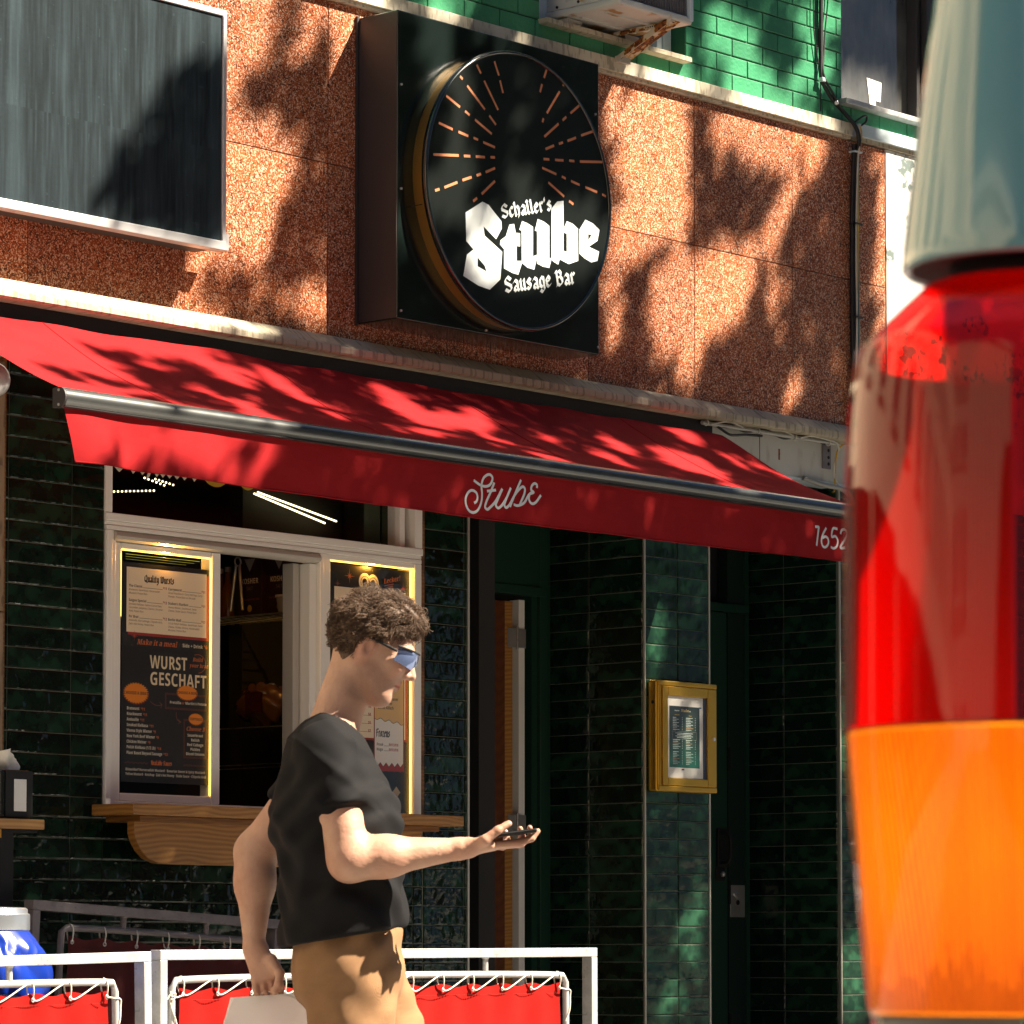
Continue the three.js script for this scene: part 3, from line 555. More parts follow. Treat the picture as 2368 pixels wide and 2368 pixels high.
  const script = [
    [[10.565, 2.736], [10.586, 2.727], [10.609, 2.72], [10.636, 2.719], [10.657, 2.726], [10.67, 2.74], [10.674, 2.756], [10.663, 2.766], [10.647, 2.765], [10.624, 2.751], [10.613, 2.732], [10.61, 2.714], [10.613, 2.691], [10.611, 2.665], [10.601, 2.641], [10.584, 2.621], [10.558, 2.611], [10.533, 2.617], [10.518, 2.636], [10.516, 2.661], [10.529, 2.683], [10.548, 2.695], [10.565, 2.695], [10.58, 2.688], [10.586, 2.673], [10.58, 2.657], [10.565, 2.648]],
    [[10.684, 2.738], [10.663, 2.7], [10.636, 2.657], [10.63, 2.638], [10.642, 2.631], [10.659, 2.641], [10.688, 2.666], [10.727, 2.718]], [[10.642, 2.701], [10.692, 2.71]],
    [[10.727, 2.718], [10.698, 2.672], [10.688, 2.651], [10.698, 2.641], [10.713, 2.647], [10.744, 2.679], [10.775, 2.726]],
    [[10.775, 2.726], [10.744, 2.677], [10.734, 2.655], [10.742, 2.646], [10.76, 2.656], [10.791, 2.694], [10.814, 2.717], [10.846, 2.737], [10.857, 2.731], [10.853, 2.71], [10.83, 2.674], [10.822, 2.661]],
    [[10.765, 2.651], [10.791, 2.694], [10.836, 2.763]],
    [[10.787, 2.662], [10.81, 2.66], [10.849, 2.674], [10.881, 2.71], [10.907, 2.721], [10.893, 2.729], [10.899, 2.746], [10.915, 2.756], [10.928, 2.751], [10.926, 2.739]],
    [[10.907, 2.721], [10.885, 2.713], [10.878, 2.694], [10.885, 2.679], [10.899, 2.675], [10.916, 2.682], [10.948, 2.713]]];
  script.forEach((s, i) => { const g = ribbon(s, 0.0105); g.translate(0, 0.008, i * 0.0003); mesh('lettering', g, M.paintWhite, a); });
  const digits = [[[12.718, 2.742], [12.743, 2.742], [12.741, 2.735], [12.718, 2.66]], [[12.797, 2.744], [12.765, 2.707], [12.755, 2.679], [12.765, 2.661], [12.786, 2.661], [12.807, 2.68], [12.804, 2.699], [12.787, 2.705], [12.765, 2.698]],
    [[12.88, 2.746], [12.847, 2.745], [12.835, 2.709], [12.863, 2.713], [12.879, 2.697], [12.87, 2.671], [12.845, 2.66], [12.824, 2.664]], [[12.901, 2.726], [12.909, 2.742], [12.931, 2.748], [12.948, 2.737], [12.937, 2.713], [12.896, 2.667], [12.93, 2.669]]];
  digits.forEach((s) => mesh('house_number', ribbon(s, 0.011).translate(0, 0.006, 0), M.paintWhite, a));
}

// ---------------------------------------------------------------- serving window
{
  const w = thing('serving_window', 'white framed serving window with a sliding pane, lit menus behind its glass', 'window');
  const F = (n, ...e) => mesh(n, bx(...e), M.white, w);
  F('frame_stile', 9.405, 9.44, 2.5835, 3.05, -0.09, 0.008, 0.004); F('frame_stile', 11.092, 11.135, 2.5835, 3.05, -0.09, 0.008, 0.004);
  F('transom_mullion', 11.03, 11.06, 2.584, 3.05, -0.09, -0.02, 0.003);
  F('transom_rail', 9.405, 11.135, 2.553, 2.583, -0.09, 0.012, 0.004); F('transom_rail', 9.405, 11.135, 2.5375, 2.5525, -0.09, 0.006, 0.003);
  F('head_rail', 9.41, 11.128, 2.52, 2.537, -0.09, 0.01, 0.003);
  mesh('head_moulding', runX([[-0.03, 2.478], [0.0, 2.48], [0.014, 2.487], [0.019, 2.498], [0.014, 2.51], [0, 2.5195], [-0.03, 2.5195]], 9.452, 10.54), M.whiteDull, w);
  F('jamb', 9.41, 9.438, 1.492, 2.5195, -0.09, 0.012, 0.005); F('jamb', 9.4385, 9.464, 1.492, 2.5195, -0.09, 0.002, 0.005);
  F('jamb', 11.0865, 11.128, 1.492, 2.5195, -0.09, 0.01, 0.004);
  mesh('edge_strip', bx(11.1285, 11.148, 1.492, 3.05, -0.05, 0.006), M.shelfDark, w);
  F('sash_stile', 9.465, 9.499, 1.51, 2.4775, -0.07, -0.008, 0.005); F('sash_stile', 9.967, 10.013, 1.51, 2.4775, -0.07, -0.006, 0.005);
  F('sash_rail', 9.5, 9.9665, 2.455, 2.4775, -0.07, -0.009, 0.004); F('sash_rail', 9.5, 9.9665, 1.511, 1.54, -0.07, -0.007, 0.004);
  F('bottom_track', 9.465, 10.5, 1.492, 1.5095, -0.09, 0.0, 0.003);
  F('mullion', 10.54, 10.56, 1.492, 2.5195, -0.09, 0.012, 0.004); F('mullion', 10.5605, 10.585, 1.492, 2.5195, -0.09, 0.006, 0.003); F('mullion', 10.502, 10.5395, 1.492, 2.4775, -0.09, -0.01, 0.004);
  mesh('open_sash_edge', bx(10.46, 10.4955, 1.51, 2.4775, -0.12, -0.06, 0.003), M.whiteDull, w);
  F('side_light_rail', 10.5855, 11.086, 2.5, 2.5195, -0.07, 0.004, 0.003); F('side_light_rail', 10.5855, 11.086, 1.492, 1.504, -0.07, 0.004, 0.002);
  F('side_light_stile', 10.5855, 10.607, 1.5045, 2.4995, -0.07, 0.002, 0.003);
  mesh('pane', bx(9.5, 9.9665, 1.541, 2.4545, -0.016, -0.0135), M.glass, w);
  mesh('pane', bx(10.608, 11.086, 1.505, 2.4995, -0.016, -0.0135), M.glass, w);
  mesh('transom_pane', bx(9.441, 11.029, 2.584, 3.05, -0.05, -0.046), M.glass, w);
  const L = (n, ...e) => tag(mesh(n, bx(...e), M.led, w), 'glowing warm yellow light strip');
  L('light_strip', 9.502, 9.963, 2.4495, 2.4535, -0.0132, -0.0095, 0.002); L('light_strip', 9.961, 9.9655, 1.543, 2.449, -0.0132, -0.0095, 0.002);
  L('light_strip', 10.61, 11.084, 2.4945, 2.4985, -0.0132, -0.0095, 0.002); L('light_strip', 11.0805, 11.085, 1.506, 2.494, -0.0132, -0.0095, 0.002);
  const thin = std({ color: 0x000000, emissive: new THREE.Color(1, 0.6, 0.12), emissiveIntensity: 0.7 });
  mesh('light_strip', bx(10.6085, 10.611, 1.9, 2.492, -0.0132, -0.0095), thin, w); mesh('light_strip', bx(9.5005, 9.502, 2.2, 2.447, -0.0132, -0.0095), thin, w);
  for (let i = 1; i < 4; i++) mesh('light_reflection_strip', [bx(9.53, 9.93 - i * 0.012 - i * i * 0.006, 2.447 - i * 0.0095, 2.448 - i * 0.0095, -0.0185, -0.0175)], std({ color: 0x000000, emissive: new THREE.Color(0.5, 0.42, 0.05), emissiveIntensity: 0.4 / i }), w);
  for (const [x, y, i] of [[9.73, 2.4515, 0.10], [9.9633, 2.0, 0.08], [10.85, 2.4965, 0.10], [11.0828, 2.0, 0.08]]) { const p = new THREE.PointLight(0xffb040, i * 0.9, 1.5); p.position.set(x, y, -0.0113); p.shadow.radius = 0.06; p.castShadow = true; scene.add(p); }
  // lettering on the transom glass, half hidden by the valance
  const tl = canvasTex(1024, 512, (c) => { c.clearRect(0, 0, 1024, 512); c.fillStyle = c.strokeStyle = '#d9d8c0'; penText(c, 'Schaller', 40, 330, 120, 0, 0.22, 0.9); c.strokeStyle = '#b8941c'; c.lineWidth = 26; c.lineCap = 'round'; c.beginPath(); c.arc(660, 250, 90, 0.1, 3.0); c.stroke(); c.beginPath(); c.arc(860, 290, 46, 0.3, 2.8); c.stroke(); });
  const lm = mesh('glass_lettering', sheet(9.455, 10.33, 2.6, 3.04, -0.0435), std({ map: tl, transparent: true, alphaTest: 0.5, roughness: 0.6 }), w);
}
// menus behind the glass
const ink = '#0b0d0c', cream = '#fbe6c4', orange = '#e0722a', red = '#a3241b';
function star(c, x, y, r, col) { c.fillStyle = col; c.beginPath(); for (let i = 0; i < 16; i++) { const a = i / 16 * 6.283, q = i % 2 ? r * 0.16 : i % 4 === 0 ? r : r * 0.55; c.lineTo(x + q * Math.sin(a), y - q * Math.cos(a)); } c.closePath(); c.fill(); }
function burst(c, x, y, rx, ry, text, fs) {
  for (const [d, cc] of [[0.12 * ry, '#7a1c0a'], [0, '#f08a12']]) { c.fillStyle = cc; c.beginPath(); for (let i = 0; i < 56; i++) { const a = i / 56 * 6.283, k = i % 2 ? 0.84 : 1; c.lineTo(x + d * 0.6 + rx * k * Math.cos(a), y + d + ry * k * Math.sin(a)); } c.closePath(); c.fill(); }
  c.fillStyle = '#3c1a06'; c.font = `bold ${fs}px sans-serif`; c.textAlign = 'center'; c.save(); c.translate(x, y + fs * 0.35); c.fillText(text, 0, 0); c.restore(); c.textAlign = 'left';
}
{
  const t = canvasTex(1024, 1828, (c, W, H) => {
    const X = (u) => u * W, Y = (v) => v * H;
    c.fillStyle = ink; c.fillRect(0, 0, W, H);
    c.fillStyle = red; c.fillRect(X(0.065), Y(0.03), X(0.905), Y(0.301)); c.fillStyle = cream; c.fillRect(X(0.05), Y(0.022), X(0.895), Y(0.296));
    c.fillStyle = c.strokeStyle = '#221a16'; penText(c, 'Quality Wursts', X(0.245), Y(0.083), 40, 0, 0.3, 0.93);
    const item = (u, v, n, p, lines) => {
      c.fillStyle = '#221a16'; c.font = 'bold 29px sans-serif'; c.fillText(n, X(u), Y(v)); const w = c.measureText(n).width;
      c.fillRect(X(u) + w + 8, Y(v) - 2, X(0.375) - w - 8, 2.5); c.fillStyle = red; c.font = 'bold 22px sans-serif'; c.fillText('$', X(u + 0.378), Y(v) - 8); c.font = 'bold 31px sans-serif'; c.fillText(p, X(u + 0.39), Y(v));
      c.fillStyle = '#5d3a28'; c.font = 'italic 22px sans-serif'; lines.forEach((s, i) => c.fillText(s, X(u), Y(v + 0.0155 * (i + 1) + 0.001)));
    };
    item(0.075, 0.112, 'The Classic', '11', ['Bratwurst, Sauerkraut, Horseradish', 'Mustard, Pretzel Bun']);
    item(0.51, 0.112, 'Currywurst', '11', ['Sliced Knackwurst, Curry Ketchup, Curry', 'Powder, Pretzel Bun on the side']);
    item(0.075, 0.178, 'Saigon Special', '13', ['Smoked Kielbasa, Daikon-Carrot Slaw,', 'Cucumber, Jalapeno, Cilantro, Sriracha', 'Aioli, Potato Bun']);
    item(0.51, 0.178, "Stuben's Rueben", '11', ['Vienna Wiener, Sauerkraut, Swiss', 'Cheese, Stube Sauce, Pretzel Bun']);
    item(0.075, 0.252, "Po' Brat", '12', ['Andouille, Red Cabbage, Chipotle Aioli,', "Zab's Hot Honey, Potato Bun"]);
    item(0.51, 0.252, 'Berlin Wall', '17', ['1/2 Lb Polish Kielbasa, Sauerkraut, Swiss', 'Cheese, Pickles, Onions, Horseradish', 'Mustard, Pretzel Bun']);
    star(c, X(0.14), Y(0.335), 50, '#b03a1e'); star(c, X(0.05), Y(0.352), 24, '#5a2412'); star(c, X(0.11), Y(0.378), 28, '#5a2412');
    c.fillStyle = orange; c.font = 'italic bold 62px serif'; c.fillText('Make it a meal', X(0.165), Y(0.372)); c.fillStyle = '#4a2210'; c.font = 'bold 50px sans-serif'; c.fillText('>>>', X(0.6), Y(0.37));
    c.fillStyle = '#f2e3c4'; c.font = 'bold 41px sans-serif'; c.fillText('Side + Drink', X(0.675), Y(0.369)); c.fillStyle = orange; c.font = 'bold 26px sans-serif'; c.fillText('$', X(0.918), Y(0.36)); c.font = 'bold 42px sans-serif'; c.fillText('6', X(0.934), Y(0.369));
    c.fillStyle = '#f0dcb4'; const big = (s, u, v, w) => { c.save(); c.font = 'bold 150px sans-serif'; c.translate(X(u), Y(v)); c.scale(w * W / c.measureText(s).width, 1); c.fillText(s, 0, 0); c.restore(); };
    big('WURST', 0.31, 0.476, 0.42); big('GESCHAFT', 0.31, 0.552, 0.64);
    c.strokeStyle = orange; c.lineWidth = 3; c.beginPath(); c.ellipse(X(0.85), Y(0.44), 92, 78, 0, -2, 1.5); c.stroke(); c.fillStyle = orange; c.font = 'italic bold 44px serif'; c.fillText('Build', X(0.79), Y(0.43)); c.fillText('your brat', X(0.755), Y(0.458));
    c.strokeStyle = '#53230f'; c.lineWidth = 18; c.strokeRect(X(0.49), Y(0.588), X(0.45), Y(0.066)); c.strokeRect(X(0.70), Y(0.703), X(0.245), Y(0.172));
    burst(c, X(0.16), Y(0.595), 148, 92, 'CHOOSE A BRAT', 36); burst(c, X(0.73), Y(0.578), 126, 66, 'CHOOSE A BUN', 31); burst(c, X(0.83), Y(0.697), 88, 52, 'TOPPINGS', 30);
    c.lineWidth = 5; c.strokeStyle = '#8a3f1c'; c.beginPath(); c.moveTo(X(0.32), Y(0.628)); c.quadraticCurveTo(X(0.38), Y(0.655), X(0.45), Y(0.64)); c.lineTo(X(0.42), Y(0.63)); c.moveTo(X(0.45), Y(0.64)); c.lineTo(X(0.435), Y(0.658)); c.moveTo(X(0.61), Y(0.67)); c.quadraticCurveTo(X(0.6), Y(0.71), X(0.66), Y(0.714)); c.lineTo(X(0.63), Y(0.703)); c.moveTo(X(0.66), Y(0.714)); c.lineTo(X(0.63), Y(0.724)); c.stroke();
    c.fillStyle = '#f0e6cc'; c.font = 'bold 33px sans-serif'; c.fillText('Pretzilla', X(0.535), Y(0.632)); c.fillText("Martin's Potato", X(0.71), Y(0.632)); c.fillStyle = orange; c.font = 'italic bold 32px serif'; c.fillText('or', X(0.665), Y(0.632));
    [['Bratwurst', '11'], ['Knackwurst', '11'], ['Andouille', '11'], ['Smoked Kielbasa', '11'], ['Vienna Style Wiener', '9'], ['New York Beef Wiener', '9'], ['Chicken Weiner', '9'], ['Polish Kielbasa (1/2 Lb)', '14'], ['Plant Based Beyond Sausage', '13']].forEach(([n, p], i) => {
      const y = Y(0.672 + i * 0.0252); c.fillStyle = '#f0e6cc'; c.font = 'bold 36px sans-serif'; c.save(); c.translate(X(0.06), y); c.scale(0.82, 1); c.fillText(n, 0, 0); const w = c.measureText(n).width * 0.82; c.restore(); c.fillStyle = orange; c.font = 'bold 22px sans-serif'; c.fillText('$', X(0.06) + w + 14, y - 9); c.font = 'bold 34px sans-serif'; c.fillText(p, X(0.06) + w + 27, y);
    });
    c.fillStyle = orange; c.font = 'italic bold 48px serif'; c.textAlign = 'center'; c.fillText('Choose 3', X(0.825), Y(0.752)); c.fillStyle = '#f0e6cc'; c.font = 'bold 34px sans-serif';
    ['Sauerkraut', 'Relish', 'Red Cabage', 'Pickles', 'Diced Onions'].forEach((s, i) => c.fillText(s, X(0.825), Y(0.779 + i * 0.0214))); c.textAlign = 'left';
    c.strokeStyle = '#8a3f1c'; c.lineWidth = 4; for (const [a, b] of [[0.04, 0.3], [0.69, 0.95]]) { c.beginPath(); for (let i = 0; i <= 40; i++) { const u = lerp(a, b, i / 40); c.lineTo(X(u), Y(0.912 + 0.004 * Math.sin(i * 0.9))); } c.stroke(); }
    c.fillStyle = c.strokeStyle = orange; penText(c, 'Available Sauces', X(0.33), Y(0.918), 27, 0, 0.3, 0.88);
    c.fillStyle = '#f0e6cc'; c.font = 'bold 30px sans-serif'; c.textAlign = 'center'; const ln = (s, v) => { c.save(); c.translate(X(0.5), Y(v)); c.scale(0.9 * W / c.measureText(s).width, 1); c.fillText(s, 0, 0); c.restore(); };
    ln('Düsseldorf Horseradish Mustard · Bavarian Sweet & Spicy Mustard ·', 0.948); ln("Yellow Mustard · Ketchup · Zab's Hot Honey · Stube Sauce · Chipotle Aioli", 0.969);
  });
  const m = thing('menu_poster', 'black Quality Wursts menu poster in the left pane of the serving window', 'menu');
  mesh('sheet', sheet(9.514, 9.976, 1.583, 2.409, -0.0195), phy({ map: t, roughness: 0.5 }), m);
  mesh('backing', bx(9.514, 9.976, 1.583, 2.409, -0.024, -0.0205), M.black, m);
  const t2 = canvasTex(1024, 2048, (c, W, H) => {
    const X = (u) => u * W, Y = (v) => v * H;
    c.fillStyle = ink; c.fillRect(0, 0, W, H);
    star(c, X(0.24), Y(0.045), 70, orange); star(c, X(0.095), Y(0.08), 46, '#8a4a20'); star(c, X(0.9), Y(0.075), 60, '#d8481c');
    c.lineWidth = 44; c.strokeStyle = '#efe2bd'; c.lineCap = 'round'; c.beginPath(); c.arc(X(0.425), Y(0.063), 52, 2.6, 6.6); c.stroke(); c.beginPath(); c.arc(X(0.525), Y(0.066), 52, 2.9, 6.9); c.stroke(); c.beginPath(); c.moveTo(X(0.4), Y(0.1)); c.lineTo(X(0.48), Y(0.075)); c.lineTo(X(0.56), Y(0.1)); c.stroke();
    c.fillStyle = ink; for (let i = 0; i < 16; i++) { const a = 2.8 + i * 0.25; c.fillRect(X(0.425) + 52 * Math.cos(a), Y(0.063) + 52 * Math.sin(a), 8, 8); c.fillRect(X(0.525) + 52 * Math.cos(a), Y(0.066) + 52 * Math.sin(a), 8, 8); }
    c.fillStyle = orange; c.font = 'italic bold 56px serif'; c.save(); c.translate(X(0.66), Y(0.062)); c.rotate(-0.2); c.fillText('Lecker!', 0, 0); c.fillRect(6, 16, 120, 5); c.fillRect(40, 32, 70, 5); c.restore();
    c.fillStyle = red; c.fillRect(X(0.075), Y(0.1), X(0.875), Y(0.607)); c.fillStyle = '#f6e4c6'; c.fillRect(X(0.055), Y(0.092), X(0.875), Y(0.606));
    c.fillStyle = c.strokeStyle = '#3a332c'; penText(c, 'Side Orders', X(0.31), Y(0.15), 46, 0, 0.3, 0.86);
    for (let i = 0; i < 15; i++) { const y = Y(0.205 + i * 0.0335); c.fillStyle = '#3a332c'; c.font = 'bold 32px sans-serif'; const n = ['French Fries', 'Curry Fries', 'Potato Salad', 'Sauerkraut', 'Soft Pretzel', 'Side Salad', 'Pickle', 'Chili Fries', 'Soda', 'Iced Tea', 'Water', 'Apple Spritz', 'Mezzo Mix', 'Bionade Limonade', 'Root Beer'][i]; c.fillText(n, X(0.1), y); const w = c.measureText(n).width; c.fillRect(X(0.11) + w, y - 2, X(i < 7 ? 0.78 : 0.4) - w, 2); c.fillStyle = red; c.fillText('$' + (4 + (i * 7) % 5), X(i < 7 ? 0.87 : 0.47), y); }
    c.fillStyle = red; c.fillRect(X(0.54), Y(0.4), X(0.375), Y(0.43)); c.fillStyle = '#e6bd78'; c.fillRect(X(0.55), Y(0.4), X(0.355), Y(0.24));
    c.fillStyle = '#f1ece2'; c.beginPath(); c.moveTo(X(0.55), Y(0.615)); for (let i = 0; i <= 20; i++) c.lineTo(X(0.55 + 0.355 * i / 20), Y(0.615 + 0.02 * i / 20 + 0.005 * Math.sin(i * 1.1))); c.lineTo(X(0.905), Y(0.8)); for (let i = 0; i <= 10; i++) c.lineTo(X(0.905 - 0.355 * i / 10), Y(i % 2 ? 0.812 : 0.796)); c.closePath(); c.fill(); c.strokeStyle = '#3a332c'; c.lineWidth = 4; c.stroke();
    c.fillStyle = red; c.beginPath(); for (let i = 0; i <= 10; i++) c.lineTo(X(0.905 - 0.355 * i / 10), Y(i % 2 ? 0.814 : 0.799)); for (let i = 10; i >= 0; i--) c.lineTo(X(0.905 - 0.355 * i / 10), Y(i % 2 ? 0.834 : 0.815)); c.closePath(); c.fill(); c.fillStyle = ink; c.fillRect(X(0.54), Y(0.836), X(0.4), Y(0.02));
    c.fillStyle = '#3a332c'; c.font = 'bold 36px sans-serif'; ['Weihenstephaner', 'Stiegl Radler', 'Gaffell Kölsch'].forEach((s, i) => { c.save(); c.translate(X(0.585), Y(0.54 + i * 0.0185)); c.scale(0.85, 1); c.fillText(s, 0, 0); c.restore(); });
    c.fillStyle = c.strokeStyle = '#4a4440'; penText(c, 'Frozens', X(0.57), Y(0.69), 46, 0, 0.3, 0.82);
    c.font = 'bold 32px sans-serif'; [['Frozé', 0.727], ['Hugo', 0.747]].forEach(([s, v]) => { c.fillStyle = '#4a4440'; c.fillText(s, X(0.575), Y(v)); c.fillRect(X(0.665), Y(v) - 2, X(0.06), 2.5); c.fillStyle = red; c.save(); c.translate(X(0.725), Y(v)); c.scale(0.72, 1); c.fillText('$9/$13/$18', 0, 0); c.restore(); });
    c.fillStyle = '#cdbb93'; c.save(); c.translate(X(0.82), Y(0.915)); c.rotate(0.785); c.fillRect(-36, -36, 72, 72); c.restore();
  });
  const m2 = thing('menu_poster', 'black Side Orders menu poster in the right pane behind the passer-by', 'menu');
  mesh('sheet', sheet(10.624, 11.096, 1.506, 2.489, -0.0195), phy({ map: t2, roughness: 0.5 }), m2);
  mesh('backing', bx(10.624, 11.096, 1.506, 2.489, -0.024, -0.0205), M.black, m2);
}
// ---------------------------------------------------------------- things in the kitchen, seen through the open pane
{
  const sh = thing('wire_shelf', 'wire shelf in the dark kitchen behind the open pane', 'shelf');
  mesh('rail', pipe([10.72, 2.318, -0.3], [10.72, 2.318, -1.1], 0.003), M.steel, sh); mesh('rail', pipe([10.72, 2.306, -0.3], [10.72, 2.306, -1.1], 0.003), M.steel, sh); mesh('rail', pipe([10.98, 2.318, -0.3], [10.98, 2.318, -0.89], 0.003), M.steel, sh);
  for (let i = 0; i < 14; i++) mesh('wire', pipe([10.718, 2.319, -0.33 - i * 0.055], [10.99, 2.319, -0.33 - i * 0.055], 0.0022, 6), M.steel, sh);
  mesh('post', cyl(0.007, 0.007, 2.4, 10.735, 1.2, -0.315, 12), M.steel, sh);
  for (const y of [1.708, 1.694, 1.86]) mesh('rail', pipe([10.72, y, -0.3], [10.72, y, -1.2], 0.0022), M.steel, sh);
  const box = canvasTex(256, 384, (c) => { c.fillStyle = '#2a0d0a'; c.fillRect(0, 0, 256, 384); c.fillStyle = '#96918a'; c.beginPath(); c.moveTo(70, 0); c.lineTo(190, 0); c.lineTo(130, 90); c.fill(); c.fillStyle = '#bdb7a8'; c.textAlign = 'center'; c.font = 'bold 50px sans-serif'; c.fillText('KOSHER', 130, 170); c.font = '32px sans-serif'; c.fillStyle = '#80796c'; c.fillText('SALT', 130, 215); c.fillStyle = '#8a4a1c'; c.font = 'bold 22px sans-serif'; c.fillText('For Foodservice Use', 130, 285); c.fillStyle = '#b08a1c'; c.beginPath(); c.arc(130, 340, 24, 0, 7); c.fill(); });
  const bm = std({ map: box, roughness: 0.6 });
  [['dark red salt carton on the wire shelf, nearest the sliding pane', -0.43, 0], ['red brown salt carton on the wire shelf, left of the other carton', -0.60, 1]].forEach(([l, z, i]) => {
    const t = thing('salt_carton', l, 'carton', [10.80, 2.322, z], -Math.PI / 2);
    mesh('carton', bx(-0.07, 0.07, 0, 0.235, -0.05, 0.05), std({ color: col(0.06, 0.014, 0.01), roughness: 0.6 }), t); mesh('label', sheet(-0.068, 0.068, 0.002, 0.232, 0.052), bm, t);
  });
  const tub = thing('plastic_tub', 'clear plastic tub standing on the wire shelf before the carton', 'tub', [10.745, 2.323, -0.38]);
  mesh('cup', new THREE.LatheGeometry([[0.0, 0], [0.036, 0], [0.045, 0.06], [0.043, 0.06]].map((p) => new THREE.Vector2(...p)), 24), phy({ color: col(0.5, 0.48, 0.45), roughness: 0.25, transmission: 0.5, thickness: 0 }), tub); mesh('lid', cyl(0.048, 0.048, 0.008, 0, 0.064, 0, 24), M.whiteDull, tub);
  for (let i = 0; i < 4; i++) {
    const b = thing('spice_bottle', ['first', 'second', 'third', 'fourth'][i] + ' dark glass bottle on the wire shelf counted from the cartons', 'bottle', [10.77 + 0.03 * (i % 2), 2.322, -0.75 - i * 0.075]);
    mesh('body', new THREE.LatheGeometry([[0, 0], [0.03, 0], [0.03, 0.11], [0.012, 0.15], [0.012, 0.19], [0, 0.19]].map((p) => new THREE.Vector2(...p)), 18), phy({ color: col(0.12, 0.04, 0.01), roughness: 0.1 }), b); mesh('cap', cyl(0.014, 0.014, 0.02, 0, 0.2, 0, 14), M.steel, b);
  }
  const br = thing('bread_bag', 'bag of brown buns on a dark shelf in the kitchen', 'bread', [10.80, 1.87, -0.56]);
  const bg = new THREE.SphereGeometry(1, 28, 20); const bp = bg.attributes.position; for (let i = 0; i < bp.count; i++) { const x = bp.getX(i), y = bp.getY(i), z = bp.getZ(i), k = 1 + 0.1 * Math.sin(x * 7 + y * 5) + 0.06 * Math.sin(z * 15); bp.setXYZ(i, x * 0.09 * k, 0.09 + y * 0.085 * k, z * 0.13 * k); } bg.computeVertexNormals();
  mesh('wrapped_loaf', bg, phy({ color: col(0.22, 0.09, 0.03), roughness: 0.25, clearcoat: 0.8, clearcoatRoughness: 0.15 }), br); mesh('label', bx(-0.095, -0.085, 0.05, 0.13, -0.02, 0.07), std({ color: col(0.07, 0.012, 0.01), roughness: 0.4 }), br);
  const hk = thing('hanging_tongs', 'metal tongs hanging in the dark kitchen above the bottles', 'tongs', [10.7, 2.44, -0.62]);
  mesh('ring', new THREE.TorusGeometry(0.017, 0.0035, 8, 20).translate(0, 0.1, 0), M.steel, hk); mesh('arm', [pipe([0, 0.085, -0.01], [0, -0.1, -0.04], 0.006), pipe([0, 0.085, 0.01], [0, -0.1, 0.03], 0.006)], M.steel, hk);
  const bl = []; const dot = (x, y, z) => bl.push(new THREE.SphereGeometry(0.0042, 6, 5).translate(x, y, z));  // glowing beads placed as the reflection of string lights in the transom
  for (let i = 0; i < 46; i++) { const t = i / 45; dot(11.04 + 0.47 * t, 2.876 - 0.082 * t, -0.85); dot(11.02 + 0.42 * t, 2.868 - 0.088 * t, -0.85); }
  for (let i = 0; i < 12; i++) { dot(10.25 + 0.022 * i, 2.81 + 0.0024 * i, -0.9); if (i < 6) { dot(10.44 + 0.022 * i, 2.884 - 0.004 * i, -0.9); dot(10.5 + 0.02 * i, 2.885 - 0.003 * i, -0.9); } }
  tag(mesh('reflected_string_lights', bl, M.added_bulb), 'rows of tiny glowing beads behind the transom glass, standing for reflected string lights', 'string lights', null, 'stuff');
}
// ---------------------------------------------------------------- wooden serving shelf
{
  const s = thing('serving_shelf', 'varnished wooden counter shelf below the serving window', 'shelf');
  mesh('board', bx(9.331, 11.121, 1.449, 1.4905, 0.022, 0.25, 0.004), M.shelf, s);
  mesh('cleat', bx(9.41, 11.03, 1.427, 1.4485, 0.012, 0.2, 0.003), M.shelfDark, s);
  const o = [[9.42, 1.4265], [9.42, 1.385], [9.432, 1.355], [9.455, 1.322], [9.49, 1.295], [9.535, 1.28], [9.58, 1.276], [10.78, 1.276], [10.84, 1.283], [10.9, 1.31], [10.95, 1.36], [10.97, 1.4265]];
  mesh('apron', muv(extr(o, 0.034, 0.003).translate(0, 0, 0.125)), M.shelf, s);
  for (const x of [9.7, 10.7]) mesh('stay', bx(x, x + 0.05, 1.28, 1.4265, 0.005, 0.124), M.shelfDark, s);
}

